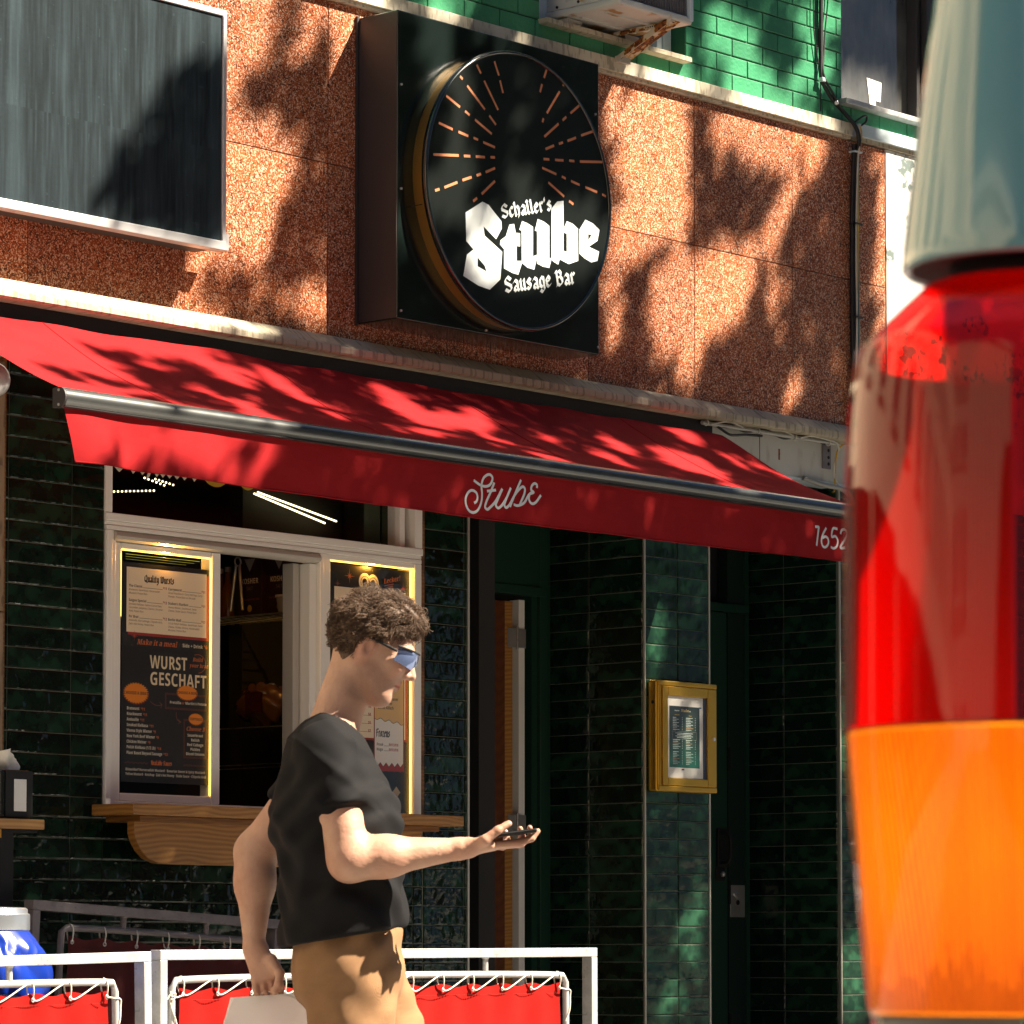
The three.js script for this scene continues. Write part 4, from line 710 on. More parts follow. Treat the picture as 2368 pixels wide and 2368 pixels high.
// ---------------------------------------------------------------- the two doorways
{
  const d = thing('front_door', 'dark brown wooden door in the recess right of the serving window', 'door');
  mesh('leaf', bx(11.45, 12.208, 0.06, 2.478, -0.545, -0.5, 0.002), M.door, d);
  mesh('leaf_edge', bx(12.2085, 12.259, 0.06, 2.478, -0.545, -0.502), M.doorEdge, d);
  mesh('jamb', bx(12.305, 12.344, 0.06, 2.49, -0.56, -0.505, 0.002), M.white, d);
  mesh('door_frame', bx(12.40, 12.436, 0.02, 2.52, -0.564, -0.515), M.greenPaint, d); mesh('door_frame', bx(12.437, 12.484, 0.02, 3.1, -0.564, -0.497, 0.003), M.greenPaint, d); mesh('door_frame', bx(12.4845, 12.549, 0.02, 3.1, -0.564, -0.535), M.greenPaint, d);
  mesh('transom_panel', bx(11.42, 12.436, 2.53, 3.1, -0.56, -0.502), M.greenPaint, d); mesh('transom_rail', bx(11.42, 12.47, 2.512, 2.553, -0.555, -0.492, 0.003), M.greenPaint, d);
  for (const y of [2.278, 1.462, 0.3]) { const h = mesh('hinge', [bx(12.222, 12.275, y, y + 0.083, -0.4995, -0.4965), bx(12.291, 12.344, y, y + 0.083, -0.5045, -0.4985)], M.steel, d); mesh('pin', cyl(0.006, 0.006, 0.1, 12.283, y + 0.0415, -0.494, 12), M.steel, h); }
  mesh('threshold', bx(11.43, 12.55, 0.0, 0.02, -0.56, -0.02), M.galvDark, d); mesh('back_panel', bx(11.43, 12.56, 0, 3.3, -0.62, -0.566), M.black, d);
  const e = thing('side_door', 'very dark green door with a steel lock plate in the right recess', 'door');
  mesh('back_panel', bx(13.0, 13.975, 0, 3.3, -0.65, -0.57), M.black, e);
  mesh('leaf', bx(13.1, 13.765, 0.03, 2.53, -0.56, -0.5, 0.002), M.greenPaint, e);
  mesh('door_frame', bx(13.782, 13.9, 0.02, 3.1, -0.56, -0.507), std({ color: col(0.006, 0.02, 0.014), roughness: 0.5 }), e); mesh('door_frame', bx(13.902, 13.93, 0.02, 3.1, -0.56, -0.497), M.greenPaint, e);
  mesh('door_head', bx(13.1, 13.92, 2.533, 2.573, -0.56, -0.485, 0.003), M.greenPaint, e);
  mesh('lock_plate', bx(13.79, 13.899, 1.11, 1.259, -0.5065, -0.5025, 0.002), M.steel, e); mesh('keyhole', cyl(0.012, 0.012, 0.004, 13.843, 1.178, -0.501, 14, 'z'), M.black, e); mesh('lock_cylinder', cyl(0.016, 0.018, 0.012, 13.838, 1.215, -0.497, 16, 'z'), M.steel, e);
  mesh('pull_handle', [bx(13.68, 13.76, 1.34, 1.52, -0.4995, -0.485, 0.004), tube([[13.7, 1.36, -0.485], [13.7, 1.37, -0.44], [13.7, 1.49, -0.44], [13.7, 1.5, -0.485]], 0.009)], M.black, e);
  mesh('handle_plate', bx(13.672, 13.74, 1.276, 1.338, -0.4995, -0.494, 0.002), M.black, e); mesh('knob', new THREE.SphereGeometry(0.013, 16, 12).translate(13.712, 1.308, -0.485), M.steel, e);
  for (let i = 0; i < 3; i++) mesh('leaf_hinge', bx(13.7655, 13.78, 0.55 + i * 0.62, 0.66 + i * 0.62, -0.505, -0.492), M.black, e);
}
// ---------------------------------------------------------------- brass menu case on the pier
{
  const c = thing('menu_case', 'brass menu display case on the narrow tiled pier', 'menu case');
  const x0 = 12.575, x1 = 12.982, y0 = 1.643, y1 = 2.127, z = 0.06;
  mesh('housing', [bx(x0, x1, y0, y1, 0.001, z - 0.006, 0.01), bx(x0 + 0.006, x0 + 0.03, y0 + 0.004, y1 - 0.004, z - 0.012, z, 0.008)], M.brass, c);
  const fr = (n, ...e) => mesh(n, bx(...e, z - 0.004, z + 0.006, 0.003), M.brass, c);
  fr('frame_stile', x0 + 0.031, x0 + 0.064, y0 + 0.028, y1 - 0.026); fr('frame_stile', x1 - 0.066, x1 - 0.012, y0 + 0.028, y1 - 0.026);
  fr('frame_rail', x0 + 0.065, x1 - 0.067, y1 - 0.066, y1 - 0.026); fr('frame_rail', x0 + 0.065, x1 - 0.067, y0 + 0.028, y0 + 0.06);
  mesh('rim', [bx(x0 + 0.004, x1, y1 - 0.024, y1 - 0.002, z - 0.006, z + 0.004, 0.006), bx(x0 + 0.004, x1, y0 + 0.002, y0 + 0.026, z - 0.006, z + 0.004, 0.006), bx(x1 - 0.011, x1, y0 + 0.027, y1 - 0.025, z - 0.006, z + 0.002, 0.004)], M.brass, c);
  for (let i = 0; i < 36; i++) mesh('hinge_knuckle', cyl(0.0035, 0.0035, 0.0105, x0 + 0.0305, y0 + 0.035 + i * 0.0117, z + 0.004, 8), M.brass, c);
  mesh('back_card', bx(x0 + 0.065, x1 - 0.067, y0 + 0.061, y1 - 0.067, z - 0.0055, z - 0.0045), M.paper, c);
  mesh('side_strip', bx(x1 - 0.09, x1 - 0.068, y0 + 0.061, y1 - 0.067, z - 0.0044, z - 0.0038), std({ color: col(0.01, 0.014, 0.03), roughness: 0.4 }), c);
  mesh('pane', bx(x0 + 0.065, x1 - 0.067, y0 + 0.061, y1 - 0.067, z - 0.0005, z + 0.0005), M.glass, c);
  mesh('lock', cyl(0.0085, 0.0085, 0.008, x1 - 0.028, 1.882, z + 0.008, 16, 'z'), M.alu, c); mesh('vent_hole', cyl(0.008, 0.008, 0.002, x0 - 0.0002, 2.03, 0.032, 14, 'x'), M.black, c);
  const t = canvasTex(512, 700, (g, W, H) => {
    const gr = g.createLinearGradient(0, 0, 40, H); gr.addColorStop(0, '#1c2a26'); gr.addColorStop(0.6, '#17382c'); gr.addColorStop(1, '#0d6a54'); g.fillStyle = gr; g.fillRect(0, 0, W, H);
    g.fillStyle = '#d8b55c'; g.font = 'italic bold 46px serif'; g.fillText('Stube', 196, 62); g.fillStyle = '#dfe6df'; g.font = 'bold 18px sans-serif'; g.fillText('SAUSAGE', 90, 58); g.fillText('BAR', 330, 60);
    g.fillStyle = '#c9a43c'; g.font = 'bold 18px serif'; g.fillText('Cocktails', 90, 105); g.fillText('Wine', 330, 110);
    for (let k = 0; k < 2; k++) for (let i = 0; i < 28; i++) { if ((i > 7 && i < 13) || i === 19) continue; g.fillStyle = i % 9 === 6 ? '#c99a6c' : '#cfdcd4'; const w = 60 + ((i * 37 + k * 53) % 70); g.fillRect(60 + k * 220, 128 + i * 19.5, w, 5); g.fillRect(60 + k * 220, 136 + i * 19.5, w * 0.6, 2); g.fillRect(214 + k * 220, 128 + i * 19.5, 12, 5); }
    g.strokeStyle = '#b8a89a'; g.lineWidth = 2; g.strokeRect(56, 288, 400, 90); g.fillStyle = '#d6dfd6'; for (let i = 0; i < 4; i++) g.fillRect(100 + (i % 2) * 30, 305 + i * 17, 300 - (i % 2) * 60, 5);
  });
  const s = thing('menu_sheet', 'green black drinks menu sheet pinned inside the brass case', 'menu');
  mesh('sheet', sheet(x0 + 0.082, x1 - 0.115, 1.75, 2.018, z - 0.0034), std({ map: t, roughness: 0.4 }), s);
  mesh('sheet_border', sheet(x0 + 0.076, x1 - 0.11, 1.742, 2.024, z - 0.0039), M.paper, s);
  for (const [x, y] of [[x1 - 0.112, 2.016], [12.75, 1.742]]) mesh('pin', bx(x - 0.008, x + 0.008, y - 0.003, y + 0.003, z - 0.0033, z - 0.002), std({ color: col(0.02, 0.08, 0.16), roughness: 0.4 }), s);
}
// ---------------------------------------------------------------- cables and conduit
{
  const b = thing('cable_bundle', 'black cable bundle running down the corner of the brick wall and granite', 'cables');
  mesh('cable', tube([[13.831, 5.8, 0.02], [13.831, 5.36, 0.018], [13.829, 5.1, 0.018], [13.83, 4.99, 0.02], [13.87, 4.94, 0.022], [13.931, 4.894, 0.022], [13.985, 4.86, 0.03], [14.05, 4.8, 0.05], [14.082, 4.74, 0.05], [14.086, 4.66, 0.03]], 0.0095), M.cable, b);
  mesh('cable', tube([[13.842, 5.8, 0.016], [13.842, 5.4, 0.016], [13.838, 5.1, 0.02], [13.836, 5.0, 0.03], [13.9, 4.93, 0.034], [13.96, 4.87, 0.034], [14.04, 4.79, 0.06], [14.075, 4.72, 0.05]], 0.006), M.cable, b);
  mesh('thin_cable', tube([[13.9, 5.8, 0.012], [13.893, 5.372, 0.012], [13.87, 5.22, 0.012], [13.846, 5.06, 0.02], [13.834, 5.0, 0.024]], 0.0035), M.cable, b);
  mesh('thin_cable', tube([[13.786, 5.8, 0.012], [13.782, 5.35, 0.012], [13.786, 5.2, 0.012], [13.813, 5.073, 0.014], [13.825, 5.0, 0.02]], 0.003), M.cable, b);
  mesh('thin_cable', tube([[13.82, 5.8, 0.01], [13.82, 5.2, 0.01], [13.834, 4.98, 0.012], [13.836, 4.84, 0.01]], 0.003), M.cable, b);
  mesh('hook', tube([[14.05, 4.82, 0.05], [14.1, 4.852, 0.06], [14.141, 4.862, 0.05], [14.15, 4.84, 0.04], [14.12, 4.815, 0.03]], 0.005), M.cable, b);
  mesh('clip', bx(13.818, 13.846, 4.975, 4.995, 0.012, 0.036, 0.003), M.blueMetal, b); mesh('clip', new THREE.SphereGeometry(0.012, 12, 8).translate(13.931, 4.894, 0.03), M.alu, b);
  const c = thing('downpipe_conduit', 'grey conduit with yellow and white cables strapped to the granite corner', 'conduit');
  mesh('conduit', cyl(0.014, 0.014, 1.33, 14.094, 4.04, 0.022, 14), M.conduit, c);
  mesh('black_cable', tube([[14.07, 4.72, 0.03], [14.066, 4.4, 0.02], [14.064, 3.4, 0.02]], 0.012), M.cable, c);
  mesh('yellow_cable', tube([[14.082, 4.81, 0.05], [14.095, 4.77, 0.055], [14.083, 4.7, 0.045], [14.08, 4.5, 0.04], [14.083, 4.3, 0.038], [14.078, 4.06, 0.036], [14.081, 3.9, 0.03], [14.078, 3.42, 0.03]], 0.0042), M.cableYellow, c);
  mesh('white_cable', tube([[14.075, 4.81, 0.052], [14.086, 4.76, 0.052], [14.078, 4.62, 0.043], [14.073, 4.2, 0.034], [14.077, 3.96, 0.034], [14.071, 3.7, 0.034], [14.073, 3.42, 0.03]], 0.004), M.cableWhite, c);
  for (const y of [4.68, 4.34, 3.9, 3.62]) mesh('strap', bx(14.055, 14.112, y, y + 0.009, 0.006, 0.047, 0.003), y > 4.5 ? M.blueMetal : M.cable, c);
  const h = thing('ledge_conduit', 'horizontal grey conduit with looping cables under the ledge at right', 'conduit');
  mesh('conduit', pipe([12.9, 3.283, 0.05], [13.87, 3.288, 0.05], 0.0095), M.greyPipe, h);
  mesh('black_cable', tube([[12.9, 3.29, 0.04], [13.1, 3.298, 0.04], [13.2, 3.275, 0.05], [13.35, 3.296, 0.05], [13.5, 3.275, 0.045], [13.62, 3.295, 0.05], [13.8, 3.28, 0.05]], 0.006), M.cable, h);
  mesh('black_cable', tube([[13.0, 3.28, 0.05], [13.08, 3.248, 0.06], [13.13, 3.25, 0.055], [13.22, 3.262, 0.045], [13.33, 3.268, 0.05]], 0.006), M.cable, h);
  mesh('white_cable', tube([[12.95, 3.28, 0.06], [13.09, 3.305, 0.06], [13.18, 3.29, 0.06]], 0.0035), M.cableWhite, h);
  mesh('white_cable', tube([[13.38, 3.3, 0.06], [13.48, 3.303, 0.062], [13.55, 3.29, 0.06]], 0.0035), M.cableWhite, h);
  mesh('white_cable', tube([[13.6, 3.285, 0.06], [13.68, 3.302, 0.064], [13.78, 3.298, 0.066], [13.88, 3.29, 0.06], [13.915, 3.27, 0.045], [13.918, 3.23, 0.03], [13.905, 3.2, 0.028], [13.903, 3.13, 0.03], [13.93, 3.085, 0.04]], 0.0042), M.cableWhite, h);
  mesh('yellow_cable', tube([[13.94, 3.29, 0.05], [13.92, 3.27, 0.04], [13.908, 3.217, 0.032], [13.904, 3.13, 0.03], [13.885, 3.075, 0.04], [13.86, 3.06, 0.05]], 0.0045), M.cableYellow, h);
  mesh('flexible_pipe', tube([[13.66, 3.11, 0.03], [13.79, 3.088, 0.05], [13.9, 3.082, 0.06], [13.97, 3.06, 0.06], [14.02, 3.02, 0.04], [14.04, 2.97, 0.0]], 0.0115), M.greyPipe, h);
  for (const x of [12.93, 13.3, 13.57, 13.83]) mesh('strap', new THREE.TorusGeometry(0.0125, 0.0026, 8, 16).rotateY(Math.PI / 2).translate(x, 3.286, 0.05), M.cableWhite, h);
  const p = thing('steel_bracket_plate', 'dark drilled steel plate bolted to the pale fascia', 'bracket');
  mesh('plate', bx(13.826, 13.886, 3.172, 3.288, 0.012, 0.022, 0.002), M.galvDark, p);
  for (const y of [3.195, 3.225, 3.258]) mesh('bolt_hole', cyl(0.008, 0.008, 0.002, 13.866, y, 0.0225, 14, 'z'), M.black, p);
}
// ---------------------------------------------------------------- pavement barriers with laced canvas
function barrier(label, X0, X1, top, zc, tilt, o) {
  const g = thing('barrier', label, 'barrier', [X0, 0, zc]); g.rotation.z = tilt;
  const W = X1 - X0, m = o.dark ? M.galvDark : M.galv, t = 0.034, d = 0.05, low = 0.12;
  mesh('top_rail', bx(0, W, top - t, top, -d / 2, d / 2, 0.003), m, g);
  mesh('post', bx(0, t, 0.02, top - t - 0.0005, -d / 2, d / 2, 0.003), m, g); mesh('post', bx(W - t, W, 0.02, top - t - 0.0005, -d / 2, d / 2, 0.003), m, g);
  mesh('bottom_rail', bx(t + 0.0005, W - t - 0.0005, low - t, low, -d / 2 + 0.002, d / 2 - 0.002, 0.003), m, g);
  for (const x of [0, W - t]) mesh('foot', bx(x - 0.003, x + t + 0.003, 0, 0.02, -0.22, 0.22), m, g);
  const a = o.inL, b = W - o.inR, yt = top - o.drop, yb = low + 0.08, r = 0.0125;
  mesh('inner_tube', [tube([[a, yb, 0], [a, yt - 0.012, 0], [a + 0.003, yt - 0.003, 0], [a + 0.012, yt, 0], [b - 0.012, yt, 0], [b - 0.003, yt - 0.003, 0], [b, yt - 0.012, 0], [b, yb, 0]], r, 90, 12), pipe([a, yb, 0], [b, yb, 0], r)], m, g);
  for (const x of o.struts) mesh('strut', [cyl(0.0105, 0.0105, top - t - yt - r + 0.004, x, (top - t + yt + r) / 2, 0, 14), cyl(0.015, 0.011, 0.006, x, top - t - 0.003, 0, 14)], m, g);
  mesh('strut', pipe([W / 2, low, 0], [W / 2, yb, 0], 0.011), m, g);
  // canvas, scalloped between its eyelets
  const cx0 = a + 0.03, cx1 = b - 0.03, n = Math.max(2, Math.round((cx1 - cx0) / 0.165)), P = [], I = [], U = [], N = n * 12, Rr = 16;
  const ctop = (s) => yt - r - 0.012 - 0.012 * Math.pow(Math.abs(Math.sin(s * n * Math.PI)), 1.5);
  for (let j = 0; j <= Rr; j++) for (let i = 0; i <= N; i++) {
    const s = i / N, v = j / Rr, x = lerp(cx0, cx1, s), y = lerp(ctop(s), yb + 0.05, v);
    P.push(x, y, 0.006 * Math.sin(s * 9 + 2 * v) + 0.006 * Math.sin(s * n * 6.283) * (1 - v) + 0.003 * Math.sin(s * 47 + v * 9 + 2 * Math.sin(v * 5))); U.push(x, y);
    if (i < N && j < Rr) { const k = j * (N + 1) + i; I.push(k, k + N + 1, k + 1, k + 1, k + N + 1, k + N + 2); }
  }
  const cg = new THREE.BufferGeometry(); cg.setAttribute('position', new THREE.Float32BufferAttribute(P, 3)); cg.setAttribute('uv', new THREE.Float32BufferAttribute(U, 2)); cg.setIndex(I); cg.computeVertexNormals();
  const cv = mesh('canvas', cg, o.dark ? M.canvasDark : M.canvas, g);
  const st = []; for (let i = 0; i < (cx1 - cx0 - 0.06) / 0.0105; i++) st.push(bx(cx0 + 0.03 + i * 0.0105, cx0 + 0.036 + i * 0.0105, yt - 0.0655, yt - 0.0645, 0.0055, 0.0095));
  tag(mesh('stitching', st, M.rustDark, cv), null, null, null, 'stuff');
  for (let i = 0; i <= n; i++) {
    const x = lerp(cx0 + 0.012, cx1 - 0.012, i / n), gy = yt - 0.046;
    mesh('eyelet', new THREE.TorusGeometry(0.006, 0.0024, 8, 16).translate(x, gy, 0.009), M.steel, g);
    const q = lerp(cx0 + 0.012, cx1 - 0.012, (i + 1) / n);
    mesh('lacing', tube([[x + 0.002, gy, 0.006], [x - 0.002, yt - 0.012, 0.0155], [x - 0.004, yt + 0.006, 0.013], [x - 0.004, yt + 0.0145, 0.001], [x - 0.004, yt + 0.004, -0.015], [x - 0.003, gy + 0.01, -0.009], [x, gy, -0.004]], 0.0028, 40, 6), M.cord, g);
    if (i < n && !o.rings) mesh('lacing', tube([[x, gy, 0.010], [x + 0.012, gy - 0.003, 0.013], [q - 0.06, yt - 0.008, 0.0165], [q - 0.02, yt + 0.01, 0.012], [q - 0.006, yt + 0.0155, 0.0]], 0.0028, 40, 6), M.cord, g);
  }
  if (!o.rings) {
    mesh('lacing', tube([[b - 0.045, yt - 0.046, 0.012], [b - 0.02, yt - 0.05, 0.016], [b + 0.016, yt - 0.056, 0.012], [b + 0.017, yt - 0.075, 0.01], [b + 0.008, yt - 0.13, 0.014], [b - 0.012, yt - 0.17, 0.012]], 0.0028, 40, 6), M.cord, g);
    mesh('lacing', tube([[a + 0.045, yt - 0.046, 0.012], [a + 0.01, yt - 0.055, 0.016], [a - 0.016, yt - 0.06, 0.008], [a - 0.014, yt - 0.09, 0.012], [a + 0.0, yt - 0.13, 0.016], [a + 0.02, yt - 0.18, 0.012]], 0.0028, 40, 6), M.cord, g);
    mesh('lacing_knot', [new THREE.TorusKnotGeometry(0.009, 0.0032, 48, 6).translate(a - 0.012, yt - 0.05, 0.014), tube([[a - 0.012, yt - 0.05, 0.014], [a - 0.026, yt - 0.048, 0.016], [a - 0.036, yt - 0.062, 0.014]], 0.0028)], M.cord, g);
  }
  return g;
}
barrier('bright metal barrier with red canvas at the lower left corner', 6.37, 8.631, 0.90, 1.1, 0.0222, { inL: 0.1, inR: 0.145, drop: 0.1, struts: [0.4, 1.66] });
barrier('bright metal barrier with red canvas behind the walking person', 8.655, 10.917, 0.955, 1.1, 0.004, { inL: 0.078, inR: 0.16, drop: 0.104, struts: [0.53, 1.653] });
barrier('metal barrier behind the front barriers, its shade put into darker metal and canvas colours', 8.47, 9.67, 1.128, 0.6, -0.051, { inL: 0.155, inR: 0.055, drop: 0.088, struts: [0.44, 0.84], dark: true, rings: true });
// ---------------------------------------------------------------- bin, table and napkins at the lower left
{
  const t = thing('trash_can', 'steel rimmed trash can with a blue bag behind the left barrier', 'trash can', [8.208, 0, 0.7]);
  mesh('rim', new THREE.LatheGeometry([[0.10, 1.098], [0.165, 1.096], [0.172, 1.09], [0.172, 1.077], [0.178, 1.075], [0.18, 1.07], [0.18, 1.022], [0.176, 1.018], [0.165, 1.018]].map((p) => new THREE.Vector2(...p)), 48), M.tin, t);
  mesh('opening', cyl(0.1, 0.1, 0.01, 0, 1.092, 0, 32), M.black, t); mesh('body', cyl(0.165, 0.15, 1.0, 0, 0.51, 0, 32), M.galvDark, t);
  const g = new THREE.CylinderGeometry(1, 1, 1, 200, 60, true), p = g.attributes.position;
  for (let i = 0; i < p.count; i++) {
    const a = Math.atan2(p.getZ(i), p.getX(i)), v = 0.5 - p.getY(i), fold = Math.abs(Math.sin(a * 7 + 3 * v + 2 * Math.sin(a * 3))) * 0.009 + Math.abs(Math.sin(a * 3 + v * 5)) * 0.012 - Math.abs(Math.sin(a * 15 + 2 * Math.sin(v * 9))) * 0.005 * smooth(0.5, 0.1, v);
    const r = 0.168 + 0.07 * Math.sin(Math.min(1, v * 1.25) * Math.PI * 0.72) * (0.8 + 0.2 * Math.sin(a * 2 + 0.4)) + fold * smooth(0, 0.25, v) - 0.09 * smooth(0.75, 1, v);
    p.setXYZ(i, r * Math.cos(a), 1.03 - v * 0.3 + 0.012 * Math.sin(a * 4) * v, r * Math.sin(a));
  }
  g.computeVertexNormals(); mesh('bag', g, M.bag, t);
  const c = thing('pale_board', 'small pale grey board standing behind the trash can', 'board');
  mesh('board', bx(8.36, 8.455, 0.0, 1.083, 0.47, 0.49, 0.003), M.galv, c);
  const b = thing('bar_table', 'narrow standing bar table with wooden top at the left edge', 'table');
  mesh('table_top', bx(7.9, 8.685, 1.372, 1.407, 0.3, 0.5, 0.004), M.table, b); mesh('post', bx(8.5, 8.562, 0.02, 1.3715, 0.42, 0.48, 0.004), M.black, b); mesh('base_plate', bx(8.35, 8.7, 0, 0.02, 0.3, 0.6, 0.004), M.black, b); mesh('top_plate', bx(8.42, 8.66, 1.36, 1.3715, 0.34, 0.49), M.black, b); mesh('bolt', cyl(0.006, 0.006, 0.03, 8.49, 1.355, 0.488, 8), M.brass, b);
  const n = thing('napkin_dispenser', 'black napkin dispenser standing on the bar table', 'napkin dispenser');
  mesh('body', bx(8.51, 8.654, 1.408, 1.578, 0.33, 0.468, 0.012), M.blackGloss, n); mesh('face_plate', bx(8.53, 8.652, 1.414, 1.574, 0.4685, 0.474, 0.006), M.black, n); mesh('napkin_slot', bx(8.565, 8.621, 1.434, 1.545, 0.4742, 0.476, 0.001), M.paper, n);
  const k = thing('paper_napkin', 'crumpled white paper napkin sticking out of the dispenser top', 'napkin');
  const ng = new THREE.PlaneGeometry(1, 1, 14, 10), np = ng.attributes.position;
  for (let i = 0; i < np.count; i++) { const u = np.getX(i) + 0.5, v = np.getY(i) + 0.5; np.setXYZ(i, lerp(8.50, 8.645, u) + v * (u - 0.45) * 0.05, 1.577 + v * (0.075 - 0.05 * Math.abs(u - 0.4)), 0.40 + 0.05 * Math.sin(u * 5) * v + 0.012 * Math.sin(u * 13 + v * 4) + 0.02 * v); }
  ng.computeVertexNormals(); mesh('sheet', ng, M.paper, k);
}

// ---------------------------------------------------------------- smooth bodies: a distance field meshed with surface nets
function nets(f, min, max, cell) {
  const n = [0, 1, 2].map((k) => Math.ceil((max[k] - min[k]) / cell) + 1), [nx, ny, nz] = n, F = new Float32Array(nx * ny * nz);
  for (let k = 0; k < nz; k++) for (let j = 0; j < ny; j++) for (let i = 0; i < nx; i++) F[i + nx * (j + ny * k)] = f(min[0] + i * cell, min[1] + j * cell, min[2] + k * cell);
  const id = new Int32Array(nx * ny * nz).fill(-1), P = [], I = [], st = [1, nx, nx * ny];
  const corners = [0, 1, nx, nx + 1, nx * ny, nx * ny + 1, nx * ny + nx, nx * ny + nx + 1];
  for (let k = 0; k < nz - 1; k++) for (let j = 0; j < ny - 1; j++) for (let i = 0; i < nx - 1; i++) {
    const o = i + nx * (j + ny * k); let m = 0;
    for (let c = 0; c < 8; c++) if (F[o + corners[c]] < 0) m |= 1 << c;
    if (m === 0 || m === 255) continue;
    let x = 0, y = 0, z = 0, cnt = 0;
    for (let a = 0; a < 8; a++) for (const b of [a ^ 1, a ^ 2, a ^ 4]) if (b > a) {
      const fa = F[o + corners[a]], fb = F[o + corners[b]];
      if ((fa < 0) === (fb < 0)) continue;
      const t = fa / (fa - fb);
      x += (a & 1) + t * ((b & 1) - (a & 1)); y += ((a >> 1) & 1) + t * (((b >> 1) & 1) - ((a >> 1) & 1)); z += ((a >> 2) & 1) + t * (((b >> 2) & 1) - ((a >> 2) & 1)); cnt++;
    }
    id[o] = P.length / 3; P.push(min[0] + (i + x / cnt) * cell, min[1] + (j + y / cnt) * cell, min[2] + (k + z / cnt) * cell);
  }
  for (let k = 1; k < nz - 1; k++) for (let j = 1; j < ny - 1; j++) for (let i = 1; i < nx - 1; i++) {
    const o = i + nx * (j + ny * k);
    for (let a = 0; a < 3; a++) {
      const s = F[o] < 0, e = F[o + st[a]] < 0;
      if (s === e) continue;
      const u = st[(a + 1) % 3], v = st[(a + 2) % 3], q = [id[o], id[o - u], id[o - u - v], id[o - v]];
      if (q.some((t) => t < 0)) continue;
      if (s) I.push(q[0], q[1], q[2], q[0], q[2], q[3]); else I.push(q[0], q[2], q[1], q[0], q[3], q[2]);
    }
  }
  const g = new THREE.BufferGeometry(); g.setAttribute('position', new THREE.Float32BufferAttribute(P, 3)); g.setIndex(I);
  const N = new Float32Array(P.length), U = new Float32Array(P.length / 3 * 2), e = cell * 0.4;
  for (let i = 0; i < P.length; i += 3) {
    const [x, y, z] = [P[i], P[i + 1], P[i + 2]], v = V(f(x + e, y, z) - f(x - e, y, z), f(x, y + e, z) - f(x, y - e, z), f(x, y, z + e) - f(x, y, z - e)).normalize();
    N.set([v.x, v.y, v.z], i); U[i / 3 * 2] = x + z * 0.7; U[i / 3 * 2 + 1] = y;
  }
  g.setAttribute('normal', new THREE.BufferAttribute(N, 3)); g.setAttribute('uv', new THREE.BufferAttribute(U, 2));
  return g;
}
const smin = (a, b, k) => { const h = Math.max(k - Math.abs(a - b), 0) / k; return Math.min(a, b) - h * h * k * 0.25; };
const smax = (a, b, k) => -smin(-a, -b, k);
function cap(x, y, z, a, b, ra, rb) {   // tapered capsule
  const dx = b[0] - a[0], dy = b[1] - a[1], dz = b[2] - a[2], t = clamp(((x - a[0]) * dx + (y - a[1]) * dy + (z - a[2]) * dz) / (dx * dx + dy * dy + dz * dz));
  return Math.hypot(x - a[0] - t * dx, y - a[1] - t * dy, z - a[2] - t * dz) - lerp(ra, rb, t);
}
const elli = (x, y, z, c, r) => { const k = Math.hypot((x - c[0]) / r[0], (y - c[1]) / r[1], (z - c[2]) / r[2]); return (k - 1) * Math.min(...r); };

